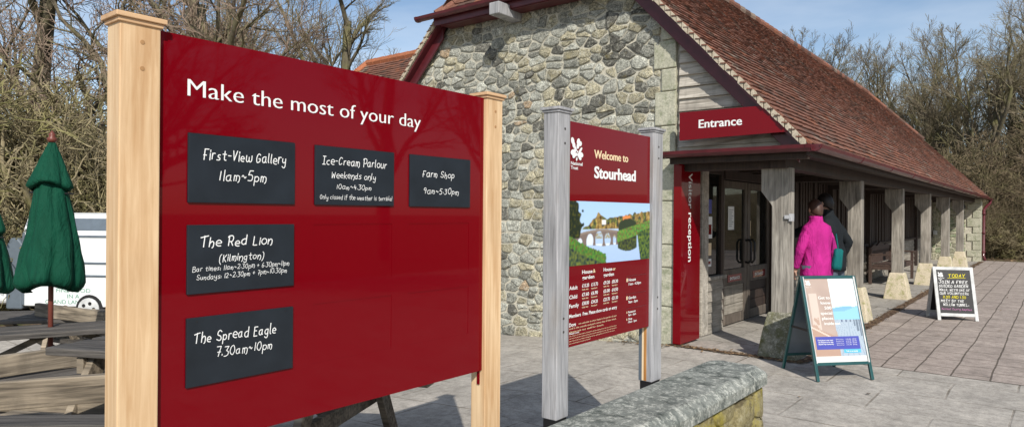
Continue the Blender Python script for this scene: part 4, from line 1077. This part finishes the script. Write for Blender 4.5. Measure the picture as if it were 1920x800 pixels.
# ------------------------------------------------------------------ van
vx, vy = -9.1, 10.9; ang = math.atan2(11.49-11.99, -6.85+8.77)
V0 = at(42, 600, -.42); V1 = at(330, 606, -.42); VD = (V1-V0).normalized()
van = thing('catering_van', 'white catering van with grey windows and green lettering behind the picnic tables', 'van', (V0.x, V0.y, gz(V0.x, V0.y)), math.atan2(VD.y, VD.x))
b = MB(); LN = 3.4; HT = 1.90; WD = 1.9
prof = [(0, .28), (WD, .28), (WD, HT-.32), (WD-.12, HT-.04), (WD-.25, HT), (.25, HT), (.12, HT-.04), (.0, HT-.32)]
b.prism([(p[0], p[1]) for p in prof], Matrix(((0, LN, 0, 0), (1, 0, 0, 0), (0, 0, 1, 0), (0, 0, 0, 1))))
vb = b.build('body', M['vanwhite'], van, bevel=.02)
b = MB(); b.mesh([(.12, -.004, HT-.30), (LN-.1, -.004, HT-.30), (LN-.1, .116, HT-.055), (.12, .116, HT-.055)], [(0, 1, 2, 3)]); b.build('window', M['vangrey'], vb)
b = MB()
for z in (1.48, 1.02, .80): b.box(.03, LN-.02, -.02, .01, z, z+.035)
b.box(.0, .035, -.02, .02, .3, 1.55); b.build('trim_rail', M['vangrey'], vb, bevel=.006)
b = MB(); b.pr([(-.30, .22), (.0, .22), (.0, 1.36), (-.09, 1.46), (-.22, 1.46), (-.30, 1.32)], -.02, 1.8); b.build('cab_pillar', M['vangrey'], vb, bevel=.03)
b = MB(); b.box(-2.0, -.30, .05, 1.85, .28, 1.22); b.build('cab', M['vanwhite'], vb, bevel=.12, seg=4)
b = MB(); b.tube([(-.17, -.02, .62), (-.17, -.035, .62)], .05, 14); b.build('fuel_cap', M['black'], vb)
for x in (-1.3, 1.22):
    wv = MB(); wv.tube([(x, -.01, .25), (x, .20, .25)], .25, 24); w_ = wv.build('wheel', M['rubber'], van, smooth=False, bevel=.02)
    b = MB(); b.tube([(x, -.03, .25), (x, -.0, .25)], .19, 20); b.build('rim', M['whitewood'], w_, bevel=.006)
    b = MB()
    for k in range(5): t_ = k*2*math.pi/5; b.tube([(x+.10*math.cos(t_), -.035, .25+.10*math.sin(t_)), (x+.10*math.cos(t_), -.029, .25+.10*math.sin(t_))], .032, 8)
    b.build('rim_holes', M['rubber'], w_)
b = MB(); text_into(b, 'FINE FOOD', .62, .53, .62, .072, -.004); text_into(b, 'IN A', .82, .43, .22, .072, -.004); text_into(b, 'GRAND LANDSCAPE', .42, .33, 1.02, .072, -.004)
M['vangreen'] = paint('van_lettering', (.10, .30, .20), .5); b.build('lettering', M['vangreen'], vb)

# ------------------------------------------------------------------ people
def skin_mesh(name, verts, edges, radii, mat, parent=None, sub=2, root=0):
    me = bpy.data.meshes.new(name); me.from_pydata([tuple(v) for v in verts], edges, []); me.materials.append(mat)
    o = bpy.data.objects.new(name, me); COL.objects.link(o)
    if parent: o.parent = parent
    m = o.modifiers.new('skin', 'SKIN'); m.use_smooth_shade = True
    sv = me.skin_vertices[0] if me.skin_vertices else None
    if sv is None: me.skin_vertices.add() if hasattr(me.skin_vertices, 'add') else None; sv = me.skin_vertices[0]
    for i, r in enumerate(radii): sv.data[i].radius = r if isinstance(r, tuple) else (r, r); sv.data[i].use_root = (i == root)
    s_ = o.modifiers.new('sub', 'SUBSURF'); s_.levels = sub; s_.render_levels = sub
    return o
def loft(b, rings, n=24, seed=0, amp=.012, cap=True):
    """rings: (centre, half width, half depth, yaw)"""
    vs = []
    for j, (c, rx, ry, yaw) in enumerate(rings):
        for k in range(n):
            a = 2*math.pi*k/n; x = rx*math.copysign(abs(math.cos(a))**.85, math.cos(a)); y = ry*math.copysign(abs(math.sin(a))**.85, math.sin(a))
            d = 1+amp/.1*noise.noise(Vector((math.cos(a)*2+seed, math.sin(a)*2, c[2]*7)))
            vs.append((c[0]+(x*math.cos(yaw)-y*math.sin(yaw))*d, c[1]+(x*math.sin(yaw)+y*math.cos(yaw))*d, c[2]))
    fs = [(j*n+k, j*n+(k+1) % n, (j+1)*n+(k+1) % n, (j+1)*n+k) for j in range(len(rings)-1) for k in range(n)]
    if cap: fs += [tuple(range(n-1, -1, -1)), tuple((len(rings)-1)*n+k for k in range(n))]
    b.mesh(vs, fs)
def sleeve(b, pts, rad, seed):
    P_ = [Vector(p) for p in pts]; out_ = []; rr = []
    for i in range(len(P_)-1):
        for k in range(6):
            t = k/6; out_.append(P_[i].lerp(P_[i+1], t)); r_ = rad[i]+(rad[i+1]-rad[i])*t
            rr.append(r_*(1+.10*noise.noise(Vector((i*6+k, seed, 0))*.9)))
    out_.append(P_[-1]); rr.append(rad[-1]); b.tube(out_, rr, 14)
def person(label, loc, yaw, h, jacket, hair, armR, armL, headyaw=0, lean=0, hairlen=0, stance=.10):
    """armR / armL: (elbow, wrist) in body space (x right, y forward); facing +y"""
    k = h/1.70; t = thing('person', label, 'person', loc, yaw); t.scale = (k, k, k)
    ly = lambda z: lean*max(0, z-.9)
    V = []; E = []; Rr = []
    def add(p, r, par=None):
        V.append(Vector(p)); Rr.append(r)
        if par is not None: E.append((par, len(V)-1))
        return len(V)-1
    pel = add((0, 0, .93), (.13, .10)); sp = add((0, ly(1.12), 1.12), (.115, .085), pel); ch = add((0, ly(1.30), 1.30), (.11, .075), sp)
    nk = add((0, ly(1.44)+.0, 1.445), .052, ch); nk2 = add((0, ly(1.5)+.015, 1.50), .050, nk)
    h1 = add((0, ly(1.56)+.03, 1.555), (.062, .068), nk2); h2 = add((0, ly(1.62)+.03, 1.625), (.074, .088), h1); h3 = add((0, ly(1.67)+.02, 1.672), (.055, .065), h2)
    hands = []
    for s_, (el, wr) in ((1, armR), (-1, armL)):
        sh = add((s_*.155, ly(1.38), 1.365), .036, ch); e = add(el, .040, sh); w = add(wr, .027, e)
        dv = (Vector(wr)-Vector(el)).normalized(); sd = dv.cross(Vector((s_, .25, 0))).normalized(); nm = dv.cross(sd)
        pm = add(Vector(wr)+dv*.05, (.038, .020), w); 
        for f, (o_, ln) in enumerate(((-.028, .068), (-.010, .078), (.009, .074), (.027, .058))):
            a = add(Vector(wr)+dv*.095+sd*o_, .0088, pm); c = add(Vector(wr)+dv*(.095+ln*.5)+sd*o_*1.1-nm*.010*s_, .0080, a); add(Vector(wr)+dv*(.095+ln*.85)+sd*o_*1.1-nm*.030*s_, .007, c)
        a = add(Vector(wr)+dv*.045-sd*.040, .010, pm); add(Vector(wr)+dv*.085-sd*.062-nm*.01*s_, .0085, a)
    for s_ in (1, -1):
        hp = add((s_*.095, 0, .88), .085, pel); kn = add((s_*stance, .02, .48), .058, hp); an = add((s_*stance*1.1, -.02, .09), .038, kn); ft_ = add((s_*stance*1.2, .11, .045), (.040, .030), an)
    skin_mesh('body', V, E, Rr, M['skin'], t)
    # head details
    hc = Vector((0, ly(1.62)+.03, 1.62))
    Mh = Matrix.Translation(hc) @ Matrix.Rotation(headyaw, 4, 'Z')
    b = MB(); vs = []; n = 20
    for j in range(12):
        ph = j/11*math.pi*.66
        for q in range(n):
            a = 2*math.pi*q/n; back = -math.sin(a); r_ = math.sin(ph)
            ext = 1+(.18+hairlen)*max(0, back)*(1 if j > 7 else 0)*.3
            z = .118*math.cos(ph)+.012-(.045+hairlen)*max(0, back)*(j/11)**2+.02*max(0, -back)*(j/11)**2
            w = 1+.05*noise.noise(Vector((a*3, ph*4, 1.5)))
            vs.append(Mh @ Vector((.086*r_*math.cos(a)*w*ext, .104*r_*math.sin(a)*w*ext-.008, z)))
    b.mesh(vs, [(j*n+q, (j+1)*n+q, (j+1)*n+(q+1) % n, j*n+(q+1) % n) for j in range(11) for q in range(n)]); o = b.build('hair', hair, t, smooth=True)
    m = o.modifiers.new('thick', 'SOLIDIFY'); m.thickness = .018
    b = MB()
    for s_ in (-1, 1): b.lathe([(0, -.012), (.016, -.010), (.020, 0), (.014, .008), (0, .010)], n=10, M=Mh @ Matrix.Translation((s_*.080, .0, -.015)) @ Matrix.Rotation(s_*math.pi/2, 4, 'Y') @ Matrix.Diagonal((1.5, 1, 1, 1)))
    b.lathe([(0, -.02), (.011, -.012), (.010, .0), (.004, .03)], n=8, M=Mh @ Matrix.Translation((0, .098, -.02)))
    b.build('face_features', M['skin'], t, smooth=True)
    # clothes
    b = MB(); R_ = []
    for z, rx, ry in ((.74, .195, .150), (.80, .200, .152), (.88, .197, .148), (.96, .190, .140), (1.04, .178, .130), (1.12, .176, .128), (1.20, .184, .130), (1.28, .196, .132), (1.35, .200, .124), (1.40, .178, .108), (1.435, .120, .090), (1.46, .082, .078), (1.50, .076, .076), (1.53, .074, .074)):
        R_.append(((0, ly(z)+(.01 if z > 1.45 else 0), z), rx, ry, 0))
    loft(b, R_, 28, len(label), .016)
    for s_, (el, wr) in ((1, armR), (-1, armL)):
        e = Vector(el); w = Vector(wr); sh = Vector((s_*.118, ly(1.37), 1.365))
        sleeve(b, [sh, sh.lerp(e, .5), e, e.lerp(w, .55), w-(w-e).normalized()*.01], [.062, .076, .062, .056, .046], s_*3.3+len(label))
    b.build('jacket', jacket, t, smooth=True)
    b = MB()
    for s_ in (1, -1):
        loft(b, [((s_*.095, 0, .90), .105, .115, 0), ((s_*.095, .005, .75), .098, .105, 0), ((s_*stance, .02, .50), .078, .084, 0), ((s_*stance, .0, .28), .070, .076, 0), ((s_*stance*1.1, -.015, .10), .066, .078, 0), ((s_*stance*1.1, -.01, .07), .064, .08, 0)], 16, s_*2, .012)
    b.build('trousers', M['jeans'], t, smooth=True)
    b = MB()
    for s_ in (1, -1):
        c = s_*stance*1.15; loft(b, [((c, .055, .0), .046, .135, 0), ((c, .055, .03), .048, .138, 0), ((c, .045, .065), .042, .115, 0), ((c, .0, .10), .040, .06, 0)], 16, 1, .0)
    b.build('shoes', M['shoe'], t, smooth=True)
    return t
PA = at(1524, 640, 0); PA = Vector((3.82, 8.55, 0))
pk = person('person seen from behind in a bright pink jacket, with short brown hair', (PA.x, PA.y, .004), R(12), 1.66, M['pink'], M['hair'],
       ((.235, .02, 1.12), (.22, .16, .90)), ((-.235, .0, 1.11), (-.235, .10, .86)), R(4), .02)
# teal bag at her right side
b = MB(); loft(b, [((0, 0, 0), .06, .035, 0), ((0, 0, .05), .065, .045, 0), ((0, 0, .17), .06, .045, 0), ((.0, 0, .24), .06, .04, 0), ((0, 0, .26), .04, .02, 0)], 20, 4, .012)
bg = b.build('shoulder_bag', M['teal'], smooth=True, loc=(PA.x+.19, PA.y-.12, .84)); bg.rotation_euler = (0, .12, .2); tag(bg, 'dark teal bag hanging at the hip of the person in pink', 'bag')
b = MB(); b.tube([(0, .0, .2), (-.01, .01, .30), (-.03, .04, .44)], .007, 6); b.build('strap', M['teal'], bg)
PB = Vector((4.33, 9.20, 0))
def tob(p, org, yaw, k):   # world point into body space
    v = (Vector(p)-org); c, s = math.cos(-yaw), math.sin(-yaw); return (v.x*c-v.y*s)/k, (v.x*s+v.y*c)/k, v.z/k
yb_ = R(40); hk = 1.76/1.70
hd = P(.14, 2.62, 1.05)
w = Vector(tob(hd, PB, yb_, hk)); sh_ = Vector((-.165, .06, 1.385)); el = sh_.lerp(w, .5)+Vector((0, 0, -.06)); dirn = (w-sh_)
if dirn.length > .58: w = sh_+dirn.normalized()*.58; el = sh_.lerp(w, .52)+Vector((0, 0, -.02))
mn = person('person in a dark jacket, half hidden behind the pink jacket, reaching for the door', (PB.x, PB.y, .004), yb_, 1.76, M['navy'], M['hair2'],
       ((.25, -.08, 1.10), (.25, .02, .86)), (tuple(el), tuple(w)), R(5), .12)
# ------------------------------------------------------------------ trees and scrub
def rot_dir(d, ang, az):
    x = d.orthogonal().normalized(); y = d.cross(x); return (d*math.cos(ang)+(x*math.cos(az)+y*math.sin(az))*math.sin(ang)).normalized()
def grow(seed, height, r0, forks, levels, up=.25, wander=.18, split0=.28, lenf=.62, nchild=(7, 7, 6, 5), spread=(.5, .95), minr=.005, multi=1, tw=(6, 5, 3, 3, 3)):
    """returns (limbs, twigs) as two MB of tapered tubes"""
    rng = random.Random(seed); limbs, twigs = MB(), MB()
    def br(p, d, L, r, lv):
        n = 6 if lv == 0 else (5 if lv == 1 else (4 if lv == 2 else 3)); pts = [p]; rr = [r]; dd = d.copy(); dirs = [dd]
        re = r*(.35 if lv else .5)
        for i in range(n):
            dd = (dd+Vector((rng.gauss(0, 1), rng.gauss(0, 1), rng.gauss(0, .7)))*wander*(.5 if lv == 0 else 1)+Vector((0, 0, up*(.3 if lv < 2 else .22)))).normalized()
            pts.append(pts[-1]+dd*(L/n)); rr.append(max(minr, r+(re-r)*(i+1)/n)); dirs.append(dd)
        (limbs if lv < 3 else twigs).tube(pts, rr, tw[min(lv, 4)], cap=False)
        if lv >= levels: return
        nc = nchild[min(lv, len(nchild)-1)]; s0 = split0 if lv == 0 else .15
        for k in range(nc):
            t = s0+(1-s0)*(k+rng.uniform(.1, .95))/nc; t = min(t, .999); i = int(t*n); f = t*n-i
            q = pts[i].lerp(pts[i+1], f); rq = rr[i]+(rr[i+1]-rr[i])*f
            a = rng.uniform(*spread)*(1.0 if t < .9 else .6)
            nd = rot_dir(dirs[i], a, rng.uniform(0, 6.283))
            if nd.z < -.25: nd.z *= .3; nd.normalize()
            l = L*lenf*rng.uniform(.6, 1.15)*(1.15-.55*t)
            br(q, nd, l, rq*rng.uniform(.42, .68), lv+1)
    for m in range(multi):
        d = Vector((rng.gauss(0, .08), rng.gauss(0, .08), 1)).normalized() if multi == 1 else Vector((rng.gauss(0, .33), rng.gauss(0, .33), 1)).normalized()
        br(Vector((rng.gauss(0, .15)*(multi > 1), rng.gauss(0, .15)*(multi > 1), -.4)), d, height*rng.uniform(.85, 1)*(1 if multi == 1 else .8), r0*rng.uniform(.8, 1.1), 0)
    return limbs, twigs
def tree_proto(name, cat, label, limbs, twigs, mb_, mt, loc, group, rz_=0, parts=('trunk', 'crown')):
    t = thing(name, label, cat, loc, rz_, group)
    limbs.build(parts[0], mb_, t, smooth=True); twigs.build(parts[1], mt, t); return t
tg = 'bare trees of the wood'
A_ = grow(1, 9, .27, 3, 4, nchild=(9, 8, 7, 6), lenf=.60, up=.35)
B_ = grow(2, 8, .22, 3, 4, nchild=(10, 8, 7, 6), lenf=.62, up=.25, wander=.24, multi=2)
C_ = grow(3, 10, .18, 3, 4, nchild=(10, 8, 6, 6), lenf=.50, up=.6, spread=(.35, .75), multi=2)
D_ = grow(4, 8.6, .17, 3, 4, nchild=(12, 9, 8, 6), lenf=.58, up=.55, spread=(.4, .85), wander=.16, multi=1, split0=.2)
TREES = [ # proto, x, y, rot, scale, label
 ('A', -12.3, 17.5, 0, 1.25, 'tall bare tree with thick dark trunk above the green parasol'),
 ('B', -10.2, 16.8, 40, 1.30, 'forked bare tree immediately left of the tall oak post'),
 ('C', -15.0, 19, 80, 1.2, 'slender bare tree at the far left edge of the picture'),
 ('A', -9.8, 22.5, 150, 1.10, 'bare tree rising just right of the tall oak post above the red sign'),
 ('B', -7.6, 22, 200, 1.20, 'bare tree above the word Make of the big sign'),
 ('A', -6.4, 26, 250, 1.15, 'bare tree with mossy limbs above the middle of the big sign'),
 ('C', -4.6, 27, 20, .95, 'upright bare tree above the rear tiled roof'),
 ('C', -8.5, 30, 130, 1.15, 'far upright bare tree above the big sign'),
 ('A', 23.5, 32, 30, 1.05, 'large bare tree with wide crown right of the tiled roof'),
 ('B', 27.5, 31, 75, 1.15, 'forked bare tree near the right edge of the picture'),
 ('A', 30.5, 29, 190, 1.10, 'bare tree at the far right edge, reaching over the scrub'),
 ('C', 20.5, 36, 240, .95, 'bare tree whose thin top shows just above the roof ridge'),
 ('C', 26, 38, 10, 1.15, 'far upright bare tree behind the large wide one'),
 ('B', 22.8, 28.5, 280, .72, 'small dark branching tree just behind the far end of the roof'),
 ('C', 32, 37, 150, 1.2, 'far bare tree behind the right edge scrub'),
 ('D', 14.6, 34, 20, 1.12, 'bare tree whose fine top shows above the ridge, nearest the sky gap'),
 ('D', 16.6, 35, 200, 1.21, 'bare fan shaped tree standing behind the ridge end'),
 ('D', 18.6, 33.5, 100, 1.12, 'bare tree behind the half hipped far end of the roof'),
 ('D', 24.4, 30.5, 260, 1.23, 'fan shaped bare tree in front of the second row at right'),
 ('D', 27.2, 32.5, 140, 1.34, 'fan shaped bare tree over the brown thicket at right'),
 ('D', 29.8, 31.2, 310, 1.29, 'fan shaped bare tree closest to the right picture edge'),
 ('D', 22.0, 34, 60, 1.25, 'fan shaped bare tree with the highest crown over the roof corner'),
 ('D', 26.0, 34.5, 15, 1.25, 'fan shaped bare tree filling the gap between two right hand crowns'),
 ('D', 20.4, 32.2, 170, 1.05, 'fan shaped bare tree low behind the descending roof edge'),
 ('A', 17.5, 33, 120, .80, 'smaller bare tree showing over the tiled slope near the ridge end'),
 ('A', 21, 30, 300, 1.0, 'bare tree with fine fan shaped crown directly above the roof corner'),
 ('B', 25.2, 33.5, 330, 1.15, 'bare tree in the second row between the two widest crowns'),
 ('A', 28.8, 34, 45, 1.2, 'bare tree standing behind the right hand forked one'),
 ('C', 23.2, 37, 95, 1.1, 'thin bare tree showing between the right hand crowns'),
 ('A', 33.5, 33, 230, 1.2, 'bare tree partly cut by the right edge of the picture'),
 ('C', 29.5, 38.5, 290, 1.2, 'rear bare tree rising above all the right hand scrub'),
 ('A', 19.0, 3.2, 60, 1.1, 'bare tree beside the paving to the right, outside the view'),
 ('B', 12.8, -3.5, 120, .95, 'bare tree standing behind the viewpoint'),
 ('C', 24, 9, 170, 1.25, 'bare tree further along the right side, outside the view')]
protos = {}
for k, x, y, r_, s_, lab in TREES:
    z = gz(x, y)
    if k not in protos:
        g = {'A': A_, 'B': B_, 'C': C_, 'D': D_}[k]
        protos[k] = tree_proto('bare_tree', 'tree', lab, g[0], g[1], M['bark'], M['twigb'] if k == 'B' else M['twig'], (x, y, z), tg, R(r_)); protos[k].scale = (s_,)*3
    else: dup(protos[k], (x, y, z), R(r_), lab, (s_,)*3)
# scrub thickets
S1 = grow(11, 3.4, .05, 3, 3, nchild=(8, 7, 7), lenf=.60, up=.10, wander=.30, multi=9, spread=(.4, 1.1), minr=.006, tw=(5, 4, 3, 3, 3))
S2 = grow(12, 2.4, .035, 3, 3, nchild=(7, 7, 6), lenf=.65, up=.02, wander=.38, multi=14, spread=(.4, 1.2), minr=.006, tw=(4, 3, 3, 3, 3))
SCR = [('S', -10.6, 13.4, 0, 1.7, 'yellow brown thicket of branches behind the green parasol'), ('S', -8.7, 13.9, 70, 1.75, 'thicket of pale twigs between parasol and oak post'), ('T', -9.8, 12.8, 30, 1.2, 'low tangled bush above the white van roof'),
       ('S', -12.0, 14.4, 140, 1.8, 'thicket of twigs at the left edge of the picture'), ('T', -11.4, 13.0, 200, 1.3, 'low tangled bush at the left edge beside the second parasol'), ('S', -7.4, 15, 220, 1.25, 'thicket hidden mostly by the tall oak post'),
       ('S', -10.0, 16, 310, 1.5, 'taller thicket farther back at left'), ('S', -13.5, 16.5, 10, 1.6, 'tall thicket behind the left edge bushes'),('S', -11.7, 15.4, 190, 1.55, 'dense thicket behind the parasol top'),
       ('U', 19.3, 26.0, 0, 1.3, 'brown thicket just right of the downpipe'), ('U', 21.6, 25.6, 100, 1.4, 'pale stemmed thicket at the right edge of the paving'), ('T', 18.6, 25.0, 50, 1.0, 'low tangled bush at the foot of the downpipe end'),
       ('T', 20.6, 24.7, 160, 1.2, 'low bramble bush right of the low tangled one'), ('U', 23.6, 26.4, 240, 1.6, 'tall thicket at the right edge of the picture'), ('U', 20.6, 28.2, 200, 1.9, 'tall thicket behind the far roof end'), ('U', 24.5, 29.5, 20, 2.1, 'tallest thicket behind the right hand scrub'),
       ('U', 18.2, 28.8, 120, 1.7, 'thicket rising behind the roof corner'), ('T', 22.8, 24.2, 300, 1.2, 'low bramble bush at the right hand picture edge'), ('U', 27.5, 31, 140, 2.2, 'far tall thicket at right')]
pr2 = {}
for k, x, y, r_, s_, lab in SCR:
    z = gz(x, y)
    if k not in pr2:
        g = S2 if k == 'T' else S1; ms = M['scrubshade'] if k == 'U' else M['scrub']
        pr2[k] = tree_proto('bush', 'bush', lab, g[0], g[1], ms, ms, (x, y, z), 'bare thickets along the wood edge', R(r_), ('stems', 'twigs')); pr2[k].scale = (s_,)*3
    else: dup(pr2[k], (x, y, z), R(r_), lab, (s_,)*3)
# dense far undergrowth on a bank: one mass of stems
def undergrowth(pts, h, seed, n, mat):
    rng = random.Random(seed); b = MB()
    for _ in range(n):
        i = rng.randrange(len(pts)-1); t = rng.random(); a = Vector(pts[i]).lerp(Vector(pts[i+1]), t); x = a.x+rng.gauss(0, 1.0); y = a.y+abs(rng.gauss(0, 2.2)); z = gz(x, y)-.05
        H = h*rng.uniform(.4, 1.1); p = Vector((x, y, z)); d = Vector((rng.gauss(0, .35), rng.gauss(0, .35), 1)).normalized(); P_ = [p]
        for k in range(5): d = (d+Vector((rng.gauss(0, .22), rng.gauss(0, .22), -.06*k))).normalized(); P_.append(P_[-1]+d*H/5)
        r_ = rng.uniform(.005, .013); b.tube(P_, [r_, r_*.9, r_*.8, r_*.6, r_*.5, r_*.3], 3, cap=False)
        for _k in range(5):
            q = P_[rng.randrange(1, 5)]; d2 = Vector((rng.gauss(0, 1), rng.gauss(0, 1), rng.gauss(.4, .6))).normalized(); L = H*rng.uniform(.15, .4)
            b.tube([q, q+d2*L*.5, q+(d2+Vector((rng.gauss(0, .3), rng.gauss(0, .3), .1)))*L], [r_*.5, r_*.4, r_*.2], 3, cap=False)
    o = b.build('undergrowth', mat); o['kind'] = 'stuff'; return o
undergrowth([(-17, 15, 0), (-11, 13.6, 0), (-5, 15.5, 0)], 4.2, 1, 1400, M['scrub'])
undergrowth([(16.5, 25, 0), (20, 24.6, 0), (25, 24.2, 0), (31, 26, 0)], 3.4, 2, 3400, M['scrubshade'])
undergrowth([(-20, 26, 0), (-8, 27, 0), (0, 30, 0), (12, 36, 0), (22, 33, 0), (38, 30, 0)], 6.0, 3, 5200, M['scrub'])
# wooded slope far behind
b = MB(); n = 60; m = 10; rng = random.Random(3)
for i in range(n+1):
    a = R(-75)+R(150)*i/n
    for j in range(m+1):
        rr_ = 40+j*7; z = -.6+5.2*(j/m)**.7+.8*noise.noise(Vector((a*6, j*.4, 0)))*(j/m)
        b.v.append((rr_*math.sin(a), rr_*math.cos(a), z if j else -1.5))
for i in range(n):
    for j in range(m): b.f.append((i*(m+1)+j, (i+1)*(m+1)+j, (i+1)*(m+1)+j+1, i*(m+1)+j+1)); b.c.append((1, 1, 1))
o = b.build('hillside', M['litter'], smooth=True); o['kind'] = 'structure'

# ------------------------------------------------------------------ light, sky, camera
az_sh = R(9.2); el_ = R(37.3)
to_sun = Vector((math.sin(az_sh)*math.cos(el_), -math.cos(az_sh)*math.cos(el_), math.sin(el_)))
sd = bpy.data.lights.new('sun', 'SUN'); sd.energy = 4.7; sd.angle = R(.55); sd.color = (1, .95, .87)
so = bpy.data.objects.new('sun', sd); COL.objects.link(so); so.rotation_euler = to_sun.to_track_quat('Z', 'Y').to_euler(); so.location = (0, -5, 20)
w = bpy.data.worlds.new('World'); SC.world = w; w.use_nodes = True; nt = w.node_tree; bgn = nt.nodes['Background']
sky = nt.nodes.new('ShaderNodeTexSky'); sky.sky_type = 'NISHITA'; sky.sun_disc = False; sky.sun_elevation = el_
sky.sun_rotation = math.atan2(to_sun.x, to_sun.y); sky.air_density = 1.0; sky.dust_density = .6; sky.ozone_density = 1.2; sky.altitude = 100
tc = nt.nodes.new('ShaderNodeTexCoord'); mp = nt.nodes.new('ShaderNodeMapping'); mp.inputs['Scale'].default_value = (1.2, 1.2, 4.5)
nz = nt.nodes.new('ShaderNodeTexNoise'); nz.inputs['Scale'].default_value = 1.6; nz.inputs['Detail'].default_value = 6; nz.inputs['Roughness'].default_value = .55
rp_ = nt.nodes.new('ShaderNodeValToRGB'); rp_.color_ramp.elements[0].position = .40; rp_.color_ramp.elements[0].color = (0, 0, 0, 1); rp_.color_ramp.elements[1].position = .80; rp_.color_ramp.elements[1].color = (.62, .62, .62, 1)
mx = nt.nodes.new('ShaderNodeMix'); mx.data_type = 'RGBA'; mx.inputs[7].default_value = (7.5, 8.0, 8.6, 1)
L_ = nt.links; L_.new(tc.outputs['Generated'], mp.inputs[0]); L_.new(mp.outputs[0], nz.inputs['Vector']); L_.new(nz.outputs['Fac'], rp_.inputs[0]); L_.new(rp_.outputs[0], mx.inputs[0]); L_.new(sky.outputs[0], mx.inputs[6]); L_.new(mx.outputs[2], bgn.inputs['Color'])
bgn.inputs['Strength'].default_value = .13
cd = bpy.data.cameras.new('camera'); cd.sensor_width = 36; cd.lens = 24; cd.clip_end = 2000; cd.clip_start = .05
co = bpy.data.objects.new('camera', cd); COL.objects.link(co); co.location = (0, 0, 1.5); co.rotation_euler = (R(90), -.008, 0); SC.camera = co
vs_ = SC.view_settings; vs_.view_transform = 'Standard'; vs_.look = 'None'; vs_.exposure = 0.0; vs_.gamma = 1; vs_.use_curve_mapping = False
SC.render.resolution_x = 1024; SC.render.resolution_y = 426
SC.cycles.max_bounces = 6; SC.cycles.use_denoising = True
